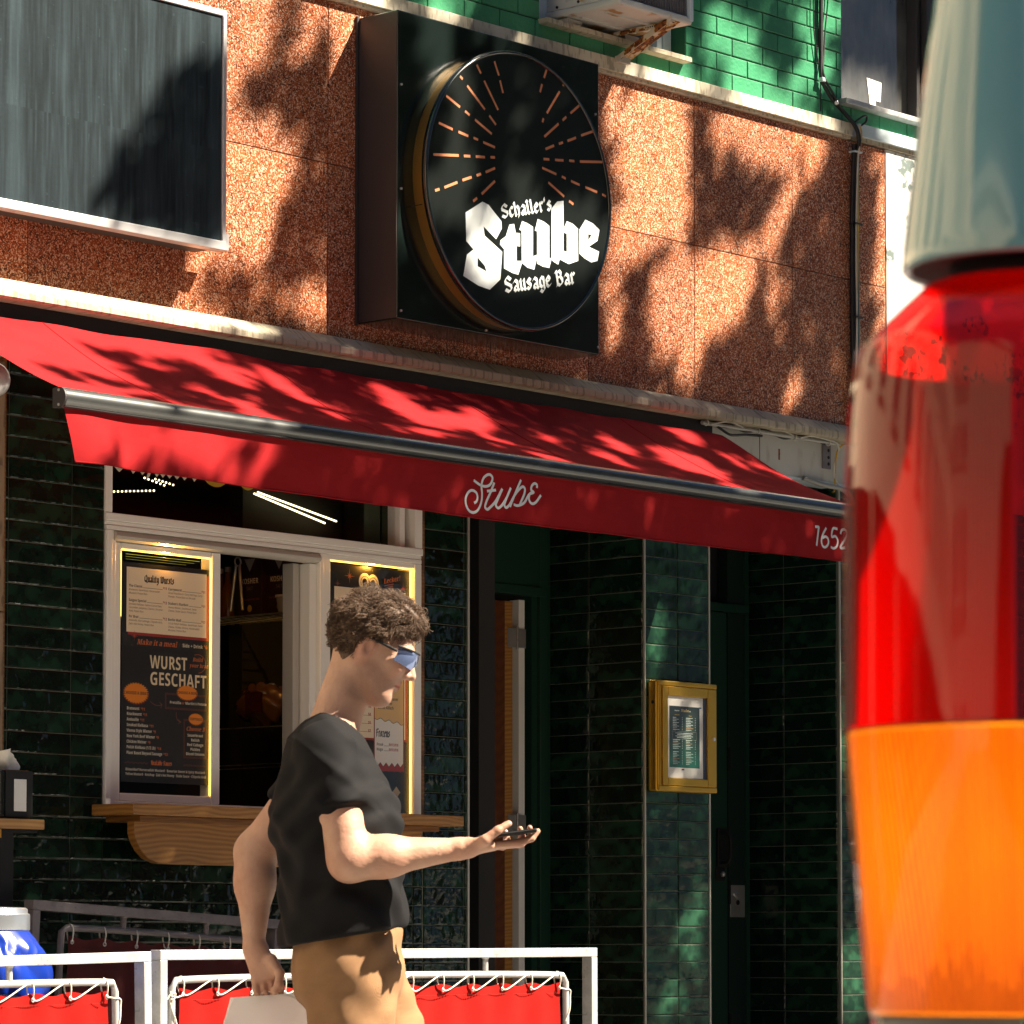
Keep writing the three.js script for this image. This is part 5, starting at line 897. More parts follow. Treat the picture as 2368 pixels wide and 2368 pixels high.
// ---------------------------------------------------------------- the walking person (faces local +x; right side towards the camera)
{
  const g = thing('person', 'person in black T-shirt and tan shorts striding past, looking at a phone', 'person', [6.628, 0, 3.96], -48.4 * R);
  const J = { hip: [0.0, 0.93, 0], waist: [-0.012, 1.09, 0], chest: [-0.035, 1.28, 0], up: [-0.055, 1.40, 0], neck: [-0.045, 1.485, 0],
    rs: [-0.05, 1.425, 0.175], re: [0.012, 1.168, 0.225], rw: [0.27, 1.196, 0.175], ls: [-0.06, 1.425, -0.175], le: [-0.245, 1.20, -0.235], lw: [-0.245, 0.965, -0.205],
    rh: [0.0, 0.92, 0.085], rk: [0.03, 0.50, 0.09], ra: [-0.17, 0.13, 0.09], lh: [0.01, 0.92, -0.085], lk: [0.17, 0.53, -0.085], la: [0.30, 0.10, -0.085] };
  const mid = (a, b, t) => a.map((v, i) => lerp(v, b[i], t));
  // head frame: pitched down towards the phone
  const HC = [0.056, 1.685, 0], pt = -23 * R, cp = Math.cos(pt), sp = Math.sin(pt);
  const toHead = (x, y, z) => { const dx = x - HC[0], dy = y - HC[1]; return [dx * cp + dy * sp, -dx * sp + dy * cp, z]; };
  const fromHead = (a, b, c) => [HC[0] + a * cp - b * sp, HC[1] + a * sp + b * cp, c];
  const skull = (a, b, c) => elli(a, b, c, [-0.012, 0.03, 0], [0.098, 0.092, 0.077]);
  const head = (a, b, c) => {
    let d = skull(a, b, c); const m = Math.abs(c);
    d = smin(d, elli(a, b, c, [0.032, -0.03, 0], [0.062, 0.088, 0.060]), 0.04);
    d = smin(d, cap(a, b, m, [-0.02, -0.035, 0.056], [0.056, -0.093, 0.018], 0.021, 0.019), 0.03);
    d = smin(d, elli(a, b, c, [0.064, -0.096, 0], [0.024, 0.02, 0.024]), 0.02);
    d = smin(d, cap(a, b, m, [0.082, 0.034, 0], [0.072, 0.034, 0.04], 0.011, 0.011), 0.018);
    d = smin(d, elli(a, b, m, [0.066, -0.012, 0.042], [0.022, 0.02, 0.02]), 0.022);
    d = smax(d, -elli(a, b, m, [0.097, 0.012, 0.032], [0.017, 0.013, 0.017]), 0.014);
    d = smin(d, elli(a, b, m, [0.076, 0.012, 0.032], [0.013, 0.013, 0.013]), 0.003);
    d = smin(d, cap(a, b, c, [0.09, 0.022, 0], [0.112, -0.018, 0], 0.008, 0.0125), 0.012);
    d = smin(d, elli(a, b, m, [0.099, -0.022, 0.013], [0.011, 0.009, 0.009]), 0.008);
    d = smin(d, cap(a, b, m, [0.093, -0.047, 0], [0.082, -0.05, 0.022], 0.0065, 0.003), 0.006);
    d = smin(d, cap(a, b, m, [0.091, -0.059, 0], [0.08, -0.056, 0.02], 0.0072, 0.003), 0.006);
    d = smax(d, -cap(a, b, m, [0.102, -0.053, 0], [0.084, -0.053, 0.024], 0.0028, 0.0016), 0.003);
    let ear = elli(a, b, m, [-0.014, 0.002, 0.079], [0.021, 0.031, 0.012]); ear = smax(ear, -elli(a, b, m, [-0.006, 0.004, 0.09], [0.011, 0.018, 0.009]), 0.005);
    d = smin(d, ear, 0.008);
    return d;
  };
  const neckD = (x, y, z) => cap(x, y, z, [-0.05, 1.46, 0], fromHead(-0.03, -0.045, 0), 0.064, 0.056);
  const torso = (x, y, z, e = 0) => {
    const k = 0.66; let d = cap(x, y, z * k, [J.hip[0], 0.90, 0], J.waist, 0.126 + e, 0.122 + e);
    d = smin(d, cap(x, y, z * k, J.waist, J.chest, 0.122 + e, 0.14 + e), 0.06); d = smin(d, cap(x, y, z * k, J.chest, J.up, 0.14 + e, 0.1 + e), 0.06);
    d = smin(d, cap(x, y, z, [-0.055, 1.425, -0.14], [-0.055, 1.425, 0.14], 0.062 + e, 0.062 + e), 0.06);
    d = smin(d, cap(x, y, z, [-0.05, 1.47, -0.05], [-0.05, 1.47, 0.05], 0.052 + e, 0.052 + e), 0.05);
    return d;
  };
  const arm = (x, y, z, s, e, w, o = 0) => { let d = cap(x, y, z, s, e, 0.062 + o, 0.049 + o); d = smin(d, cap(x, y, z, mid(e, w, 0.0), mid(e, w, 0.35), 0.049 + o, 0.051 + o), 0.03); return smin(d, cap(x, y, z, mid(e, w, 0.3), w, 0.05 + o, 0.0262 + o), 0.02); };
  const leg = (x, y, z, h, k, a, o = 0) => { let d = cap(x, y, z, h, k, 0.09 + o, 0.057 + o); d = smin(d, cap(x, y, z, k, mid(k, a, 0.35), 0.055 + o, 0.058 + o), 0.03); return smin(d, cap(x, y, z, mid(k, a, 0.3), a, 0.056 + o, 0.036 + o), 0.03); };
  const bodyF = (x, y, z) => {
    let d = torso(x, y, z, -0.012); d = smin(d, neckD(x, y, z), 0.03);
    d = smin(d, arm(x, y, z, J.rs, J.re, J.rw), 0.03); d = smin(d, arm(x, y, z, J.ls, J.le, J.lw), 0.03);
    d = smin(d, leg(x, y, z, J.rh, J.rk, J.ra), 0.05); d = smin(d, leg(x, y, z, J.lh, J.lk, J.la), 0.05);
    return d;
  };
  // hands: palm, four fingers of three bones, thumb
  const hand = (wrist, palmTo, side, up, fingers, thumb, w) => (x, y, z) => {
    const add = (p, s, u) => p.map((v, i) => v + side[i] * s + up[i] * u);
    let d = cap(x, y, z, wrist, mid(wrist, palmTo, 0.3), 0.026, 0.026);
    for (const s of [-0.027, -0.009, 0.009, 0.027]) d = smin(d, cap(x, y, z, add(mid(wrist, palmTo, 0.15), s * 0.6, 0), add(palmTo, s, 0), 0.016, 0.0125), 0.014);
    for (const chain of fingers) { let f = 9; for (let i = 0; i + 1 < chain.length; i++) f = smin(f, cap(x, y, z, chain[i], chain[i + 1], 0.0098 - 0.0011 * i, 0.0092 - 0.0011 * i), 0.004); d = smin(d, f, 0.006); }
    let t = 9; for (let i = 0; i + 1 < thumb.length; i++) t = smin(t, cap(x, y, z, thumb[i], thumb[i + 1], 0.0145 - 0.0025 * i, 0.012 - 0.0018 * i), 0.006);
    return smin(d, t, 0.012);
  };
  // right hand, palm up under the phone, fingers curling over its far edge, thumb on the near edge
  const PX = 0.36, PY = 1.228, PZ = 0.155, slope = 0.13;
  const rHand = hand(J.rw, [0.352, 1.206, 0.158], [0.25, 0, -0.97], [0, 1, 0],
    [[[0.385, 1.207, 0.128], [0.415, 1.209, 0.105], [0.425, 1.228, 0.094], [0.42, 1.247, 0.098]], [[0.37, 1.206, 0.148], [0.418, 1.208, 0.118], [0.442, 1.226, 0.100], [0.44, 1.248, 0.102]].map((p) => [p[0] + 0.003, p[1] + 0.001, p[2] + 0.004]),
      [[0.368, 1.207, 0.164], [0.418, 1.212, 0.150], [0.448, 1.222, 0.140], [0.462, 1.240, 0.136]], [[0.352, 1.205, 0.130], [0.378, 1.204, 0.098], [0.388, 1.222, 0.088], [0.384, 1.240, 0.092]]],
    [[0.305, 1.204, 0.188], [0.335, 1.216, 0.206], [0.366, 1.240, 0.202], [0.392, 1.256, 0.192]]);
  // left hand hanging, fingers hooked round the bag handle
  const lHand = hand(J.lw, [-0.215, 0.885, -0.198], [0.85, 0.25, 0.2], [0, 0, 1],
    [0, 1, 2, 3].map((i) => { const s = (i - 1.5) * 0.019, b = [-0.212 + s, 0.879 + s * 0.35, -0.2]; return [b, [b[0] + 0.006, b[1] - 0.034 + 0.003 * Math.abs(i - 1), b[2] + 0.006], [b[0] + 0.008, b[1] - 0.045, b[2] + 0.028], [b[0] + 0.008, b[1] - 0.028, b[2] + 0.04]]; }),
    [[-0.20, 0.93, -0.182], [-0.178, 0.895, -0.167], [-0.180, 0.868, -0.152], [-0.188, 0.85, -0.148]]);
  const parts = [nets(bodyF, [-0.34, 0.02, -0.33], [0.42, 1.6, 0.33], 0.011),
    nets((x, y, z) => smin(head(...toHead(x, y, z)), neckD(x, y, z), 0.02), [-0.13, 1.5, -0.12], [0.21, 1.85, 0.12], 0.0042),
    nets((x, y, z) => smin(rHand(x, y, z), cap(x, y, z, mid(J.re, J.rw, 0.8), J.rw, 0.0325, 0.026), 0.01), [0.20, 1.14, 0.06], [0.50, 1.29, 0.25], 0.0032),
    nets((x, y, z) => smin(lHand(x, y, z), cap(x, y, z, mid(J.le, J.lw, 0.8), J.lw, 0.0325, 0.026), 0.01), [-0.28, 0.80, -0.26], [-0.10, 1.04, -0.10], 0.0036)];
  const body = mesh('body', parts, M.skin, g);
  { // skin: redder nose, ears, lips and knuckles, a shaved beard round the jaw
    const p = body.geometry.attributes.position, C = new Float32Array(p.count * 3);
    for (let i = 0; i < p.count; i++) {
      const x = p.getX(i), y = p.getY(i), z = p.getZ(i); let c = [1, 1, 1];
      if (y > 1.5) {
        const [a, b, q] = toHead(x, y, z), m = Math.abs(q), n = 0.5 + 0.5 * Math.sin(a * 900) * Math.sin(b * 830) * Math.sin(q * 870);
        const beard = smooth(-0.035, -0.06, b - 0.5 * Math.max(0, m - 0.03)) * smooth(-0.04, -0.005, a) * smooth(-0.135, -0.115, b) + smooth(0.012, 0.002, Math.abs(b + 0.036)) * smooth(0.07, 0.085, a) * 0.8;
        c = mixc(c, [0.62, 0.6, 0.62], clamp(beard) * (0.45 + 0.35 * n));
        c = mixc(c, [1.02, 0.62, 0.6], smooth(0.008, 0.003, Math.abs(b + 0.053)) * smooth(0.076, 0.086, a) * smooth(0.026, 0.018, m));
        c = mixc(c, [1.05, 0.82, 0.78], 0.7 * smooth(0.022, 0.008, Math.hypot(a - 0.108, b + 0.014, q)) + 0.6 * smooth(0.07, 0.082, m) + 0.4 * smooth(0.03, 0.01, Math.hypot(a - 0.075, b + 0.02, m - 0.045)));
      } else if (y > 0.6) c = mixc(c, [0.98, 0.88, 0.85], 0.5 + 0.5 * Math.sin(x * 40) * Math.sin(y * 33 + z * 20));
      C.set(c, i * 3);
    }
    body.geometry.setAttribute('color', new THREE.BufferAttribute(C, 3)); M.skin.vertexColors = true;
  }
  // hair
  const nz = (a, b, c) => Math.sin(a * 61 + 2 * Math.sin(b * 43)) * Math.sin(b * 57 + 1.7 * Math.sin(c * 49)) * Math.sin(c * 67 + a * 31);
  const hairF = (x, y, z) => {
    const [a, b, c] = toHead(x, y, z);
    let d = elli(a, b, c, [-0.014, 0.042, 0], [0.108, 0.104, 0.088]); d = smin(d, elli(a, b, c, [0.035, 0.106, 0], [0.062, 0.034, 0.06]), 0.03); d += 0.0075 * nz(a, b, c) + 0.004 * nz(a * 2.3, b * 2.3, c * 2.3 + 1);
    d = smax(d, 0.026 - (b * 0.86 - a * 0.52), 0.012);
    const side = Math.max(elli(a, b, c, [-0.025, 0.02, 0], [0.089, 0.1, 0.083]) + 0.003 * nz(a * 1.5, b * 1.5, c), a - 0.012, -0.052 - b);
    return smin(d, Math.max(side, -(Math.abs(c) > 0.05 ? elli(a, b, Math.abs(c), [-0.012, 0.0, 0.082], [0.027, 0.037, 0.03]) : -1) * -1 * -1), 0.012);
  };
  const hair = mesh('hair', nets(hairF, [-0.14, 1.58, -0.12], [0.2, 1.87, 0.12], 0.0042), M.hair, g);
  { // loose locks over it
    const p = hair.geometry.attributes.position, nn = hair.geometry.attributes.normal, L = [];
    for (let k = 0; k < 8000; k++) {
      const i = Math.floor(rnd() * p.count), o = V().fromBufferAttribute(p, i), n = V().fromBufferAttribute(nn, i), back = V(-0.7 + 0.5 * Math.sin(o.z * 90 + o.x * 60) + rr(-0.25, 0.25), -0.2 + rr(-0.3, 0.3), 0.6 * Math.sin(o.x * 80 + o.y * 70) + rr(-0.3, 0.3));
      const [ha, hb] = toHead(o.x, o.y, o.z); if ((ha > 0.05 && hb < 0.06) || hb < -0.03 || (hb < 0.01 && ha > -0.02)) continue;
      const len = hb > 0.05 ? rr(0.016, 0.034) : rr(0.006, 0.014), t = back.sub(n.clone().multiplyScalar(back.dot(n))).normalize();
      const pts = [o.clone().addScaledVector(n, -0.004), o.clone().addScaledVector(n, 0.006).addScaledVector(t, len * 0.3), o.clone().addScaledVector(n, 0.008 + rr(-0.002, 0.004)).addScaledVector(t, len * 0.7), o.clone().addScaledVector(n, rr(-0.002, 0.008)).addScaledVector(t, len)];
      const q = new THREE.TubeGeometry(new THREE.CatmullRomCurve3(pts), 4, rr(0.0004, 0.0008), 3); L.push(q);
    }
    tag(mesh('locks', L, M.hair, hair), null, null, null, 'stuff');
  }
  // wraparound mirrored sunglasses
  const gl = new THREE.Group(); gl.name = 'sunglasses'; g.add(gl); gl.position.set(...HC); gl.rotation.z = pt;
  const lensAt = (s) => { const t = s * 1.0; return [0.044 + 0.066 * Math.cos(t * 1.35), 0.074 * Math.sin(t * 1.35) * 1.03]; };
  const P = [], I = [], U = [], n = 40, mR = 8; for (let j = 0; j <= mR; j++) for (let i = 0; i <= n; i++) { const s = lerp(-1, 1, i / n), v = j / mR, hh = 0.044 * (0.62 + 0.38 * Math.cos(s * 1.1)) , [a, c] = lensAt(s); P.push(a + 0.004 * Math.sin(v * Math.PI), 0.016 + hh * (0.5 - v) - (Math.abs(s) < 0.16 && v > 0.5 ? -(v - 0.5) * 0.05 * (1 - Math.abs(s) / 0.16) : 0), c); U.push(i / n, v); if (i < n && j < mR) { const k = j * (n + 1) + i; I.push(k, k + 1, k + n + 1, k + 1, k + n + 2, k + n + 1); } }
  const lg = new THREE.BufferGeometry(); lg.setAttribute('position', new THREE.Float32BufferAttribute(P, 3)); lg.setAttribute('uv', new THREE.Float32BufferAttribute(U, 2)); lg.setIndex(I); lg.computeVertexNormals();
  mesh('lens', lg, phy({ color: col(0.32, 0.45, 0.85), roughness: 0.06, metalness: 0.9, clearcoat: 1, side: THREE.DoubleSide }), gl);
  for (const s of [-1, 1]) { const [a, c] = lensAt(s * 0.98); mesh('temple', tube([[a, 0.022, c], [0.03, 0.024, s * 0.083], [-0.02, 0.026, s * 0.084], [-0.05, 0.014, s * 0.079]], 0.0036), M.black, gl); }
  mesh('brow_bar', tube([...Array(21)].map((_, i) => { const s = lerp(-1, 1, i / 20), hh = 0.044 * (0.62 + 0.38 * Math.cos(s * 1.1)), [a, c] = lensAt(s); return [a, 0.017 + hh * 0.5, c]; }), 0.0026), M.black, gl);
  // T-shirt
  const crease = (x, y, z) => 0.0065 * Math.sin(y * 52 + x * 34 + 3 * Math.sin(z * 14 + x * 9)) * Math.exp(-Math.pow((y - 1.08) * 6.5, 2)) + 0.004 * Math.sin(x * 64 - y * 44 + z * 20 + 2 * Math.sin(y * 17)) * smooth(0.9, 1.3, y) * smooth(1.44, 1.36, y) + 0.0035 * Math.sin(z * 34 + y * 24) - 0.004 * Math.pow(Math.abs(Math.sin(x * 21 + y * 13 + Math.sin(y * 9) * 2)), 8);
  const shirtF = (x, y, z) => {
    let d = torso(x, y, z, 0.006); const hem = y - (0.985 + 0.16 * x);
    d = smin(d, cap(x, y, z * 0.66, [-0.02, 0.95, 0], [-0.02, 1.12, 0], 0.147, 0.136), 0.05);
    const sl = (s, e) => { let q = cap(x, y, z, s, mid(s, e, 0.62), 0.070, 0.076); const dx = e.map((v, i) => v - s[i]), L = Math.hypot(...dx), t = ((x - s[0]) * dx[0] + (y - s[1]) * dx[1] + (z - s[2]) * dx[2]) / L; return smax(q, t - L * 0.54, 0.01); };
    d = smin(d, sl(J.rs, J.re), 0.035); d = smin(d, sl(J.ls, J.le), 0.035);
    d += crease(x, y, z); d = smax(d, -hem, 0.012);
    return smax(d, -(cap(x, y, z, [-0.05, 1.44, 0], fromHead(-0.03, -0.045, 0), 0.072, 0.067)), 0.006);
  };
  mesh('shirt', nets(shirtF, [-0.36, 0.92, -0.36], [0.3, 1.58, 0.36], 0.0065), M.shirt, g);
  // shorts
  const shortsF = (x, y, z) => {
    let d = cap(x, y, z * 0.7, [0, 0.9, 0], [-0.005, 1.05, 0], 0.138, 0.128);
    const lg2 = (h, k) => smax(cap(x, y, z, h, mid(h, k, 0.9), 0.11, 0.098), (mid(h, k, 0.86)[1] - y), 0.01);
    d = smin(d, lg2(J.rh, J.rk), 0.03); d = smin(d, lg2(J.lh, J.lk), 0.03);
    d += 0.004 * Math.sin(x * 44 + y * 30 + z * 17) * Math.sin(y * 21 - z * 30) + 0.003 * Math.sin((y - x) * 70);
    return d;
  };
  mesh('shorts', nets(shortsF, [-0.24, 0.5, -0.24], [0.34, 1.12, 0.24], 0.009), M.shorts, g);
  for (const [a, k] of [[J.ra, -1], [J.la, 1]]) mesh('shoe', nets((x, y, z) => { const q = [a[0], a[1] - 0.04, a[2]]; let d = cap(x, y, z, [q[0] - 0.03, Math.max(0.045, q[1]), q[2]], [q[0] + 0.15, Math.max(0.035, q[1] - (k < 0 ? 0.05 : -0.03)), q[2]], 0.046, 0.036); return smin(d, cap(x, y, z, a, [a[0], a[1] - 0.05, a[2]], 0.045, 0.05), 0.03); }, [a[0] - 0.12, 0, a[2] - 0.1], [a[0] + 0.24, 0.24, a[2] + 0.1], 0.009), M.whiteDull, g);
  // phone and carrier bag: things of their own, held
  const ph = thing('phone', 'dark smartphone held flat in the raised right hand', 'phone', [6.628, 0, 3.96], -48.4 * R);
  const pg = new RoundedBoxGeometry(0.146, 0.0085, 0.072, 3, 0.004); pg.rotateZ(slope); pg.translate(0.388, 1.232, 0.148); mesh('case', muv(pg), M.black, ph);
  const sg = new THREE.BoxGeometry(0.138, 0.0008, 0.066); sg.rotateZ(slope); mesh('screen', sg.translate(0.388 - 0.0006, 1.2367, 0.148), M.blackGloss, ph);
  const bag = thing('carrier_bag', 'white paper carrier bag hanging from the left hand', 'bag', [6.628, 0, 3.96], -48.4 * R);
  const bgm = new THREE.BoxGeometry(0.34, 0.40, 0.15, 14, 14, 8), bp = bgm.attributes.position;
  for (let i = 0; i < bp.count; i++) { const x = bp.getX(i), y = bp.getY(i), z = bp.getZ(i), t = (y + 0.2) / 0.4; bp.setXYZ(i, x * (1 - 0.22 * t) + 0.05 * t - 0.03 + 0.006 * Math.sin(y * 30 + z * 20), y + x * 0.06 * t, z * (1 - 0.7 * t) + 0.008 * Math.sin(x * 25 + y * 18) + 0.004 * Math.sin(y * 60)); }
  bgm.computeVertexNormals(); mesh('bag_body', muv(bgm.translate(-0.185, 0.645, -0.175)), phy({ color: col(0.92, 0.92, 0.90), roughness: 0.8, transmission: 0.55, thickness: 0, side: THREE.DoubleSide }), bag);
  for (const z of [-0.19, -0.163]) mesh('handle', tube([[-0.25, 0.82, z], [-0.235, 0.838, z + 0.002], [-0.206, 0.848, -0.178], [-0.17, 0.842, z + 0.002], [-0.12, 0.828, z]], 0.0028), M.paper, bag);
}
// ---------------------------------------------------------------- big lamp close to the camera
{
  const g = thing('signal_lamp', 'large glossy red and amber ribbed lamp with pale cap, close at the right edge', 'lamp', [1.937, 0, 9.09], -41 * R);
  const S = 1 / 3780, Yw = (p) => 0.912 + (2345 - p) * 0.000264;
  const lat = (pts, seg = 96) => new THREE.LatheGeometry(pts.map(([r, y]) => new THREE.Vector2(r * S, Yw(y))), seg);
  const lensMat = (c) => phy({ color: c, roughness: 0.03, transmission: 0.95, thickness: 0, ior: 1.36, side: THREE.DoubleSide });
  mesh('red_lens', lat([[443, 1690], [443, 1560], [442, 1400], [440, 1150], [430, 960], [417, 840], [408, 800], [398, 786], [256, 652], [240, 646], [0, 644]]), lensMat(col(0.82, 0.016, 0.004)), g);
  mesh('amber_lens', lat([[384, 2352], [392, 2330], [412, 2120], [428, 1950], [438, 1800], [442, 1694]]), lensMat(col(1.0, 0.58, 0.06)), g);
  mesh('clear_lens', lat([[300, 2700], [368, 2520], [383, 2356]]), lensMat(col(0.9, 0.88, 0.82)), g);
  const ribs = (y0, y1, r0, r1, m) => {   // ribbed reflector round the back half of the lamp
    const q = new THREE.CylinderGeometry(r1 * S, r0 * S, Yw(y1) - Yw(y0), 140, 1, true, Math.PI * 0.95, Math.PI * 0.56).translate(0, (Yw(y0) + Yw(y1)) / 2, 0), p = q.attributes.position;
    for (let i = 0; i < p.count; i++) { const k = 1 - 0.02 * (i % 2); p.setX(i, p.getX(i) * k); p.setZ(i, p.getZ(i) * k); }
    q.computeVertexNormals(); return mesh('ribbed_reflector', q, m, g);
  };
  const ribMap = canvasTex(2048, 512, (c) => {   // dark refraction lines of ribs and rings painted in, darker columns low down
    for (let i = 0; i < 340; i++) { const x = i * 2048 / 340, k = 0.92 + 0.08 * hash(i, 2, 9); c.fillStyle = `rgb(${Math.round(255 * k)},${Math.round(206 * k)},${Math.round(130 * k)})`; c.fillRect(x, 0, 4.2, 512); c.fillStyle = `rgba(120,60,20,${0.18 + 0.2 * hash(i, 5, 4)})`; c.fillRect(x + 4.0, 0, 2.1, 512); }
    c.fillStyle = 'rgba(90,40,10,0.12)'; for (let j = 0; j < 512; j += 6) c.fillRect(0, j, 2048, 2);
    for (let i = 0; i < 340; i++) { const h = 40 + 150 * hash(i, 2, 31) * hash(i >> 3, 3, 31); c.fillStyle = 'rgba(70,25,5,0.3)'; c.fillRect(i * 2048 / 340 + 1, 512 - h, 3, h); }
  });
  const refl = phy({ color: col(0.86, 0.85, 0.82), roughness: 0.4, side: THREE.DoubleSide });
  ribs(1680, 812, 432, 404, std({ color: col(0.34, 0.33, 0.32), roughness: 0.5, side: THREE.DoubleSide })); ribs(2660, 2360, 300, 370, refl);
  mesh('divider', lat([[0, 1688], [436, 1688], [436, 1696], [0, 1696]], 64), M.white, g);
  mesh('divider', lat([[0, 2344], [384, 2344], [384, 2350], [0, 2350]], 64), M.white, g);
  { // ribbed diffuser and an added lit bulb and light that make the amber glow
    const q = new THREE.CylinderGeometry(432 * S, 384 * S, Yw(1700) - Yw(2340), 400, 8, true).translate(0, (Yw(1700) + Yw(2340)) / 2, 0), p = q.attributes.position;
    for (let i = 0; i < p.count; i++) { const k = 1 - 0.016 * (i % 2) + 0.002 * Math.sin(p.getY(i) * 90); p.setX(i, p.getX(i) * k); p.setZ(i, p.getZ(i) * k); }
    q.computeVertexNormals(); mesh('ribbed_diffuser', q, phy({ map: ribMap, roughness: 0.95, transmission: 0.6, thickness: 0, side: THREE.DoubleSide }), g);
    mesh('added_bulb', new THREE.SphereGeometry(0.016, 20, 14).translate(-0.02, Yw(1960), 0.0), std({ color: 0x000000, emissive: new THREE.Color(1, 0.72, 0.35), emissiveIntensity: 0.4 }), g);
    const l = new THREE.PointLight(0xffc070, 0.016, 2); l.position.set(-0.02, Yw(1960), 0.0); l.castShadow = true; l.shadow.radius = 0.4; g.add(l);
  }
  mesh('neck', lat([[190, 643.5], [190, 560], [0, 560]], 64), M.black, g);
  mesh('cap', lat([[282, 606], [296, 614], [303, 606], [300, 560], [262, 250], [224, 0], [196, -200], [150, -330], [0, -380]]), phy({ color: col(0.16, 0.38, 0.42), roughness: 0.12, clearcoat: 1, clearcoatRoughness: 0.05 }), g);
  mesh('cap_underside', lat([[281, 606], [0, 585]]), M.black, g);
  const tab = mesh('fixing_tab', bx(-0.013, -0.002, Yw(645), Yw(590), 0.052, 0.06, 0.002), M.blueMetal, g);
  mesh('stand', cyl(0.055, 0.06, 1.0, 0, 0.33, 0, 24), M.black, g);
}

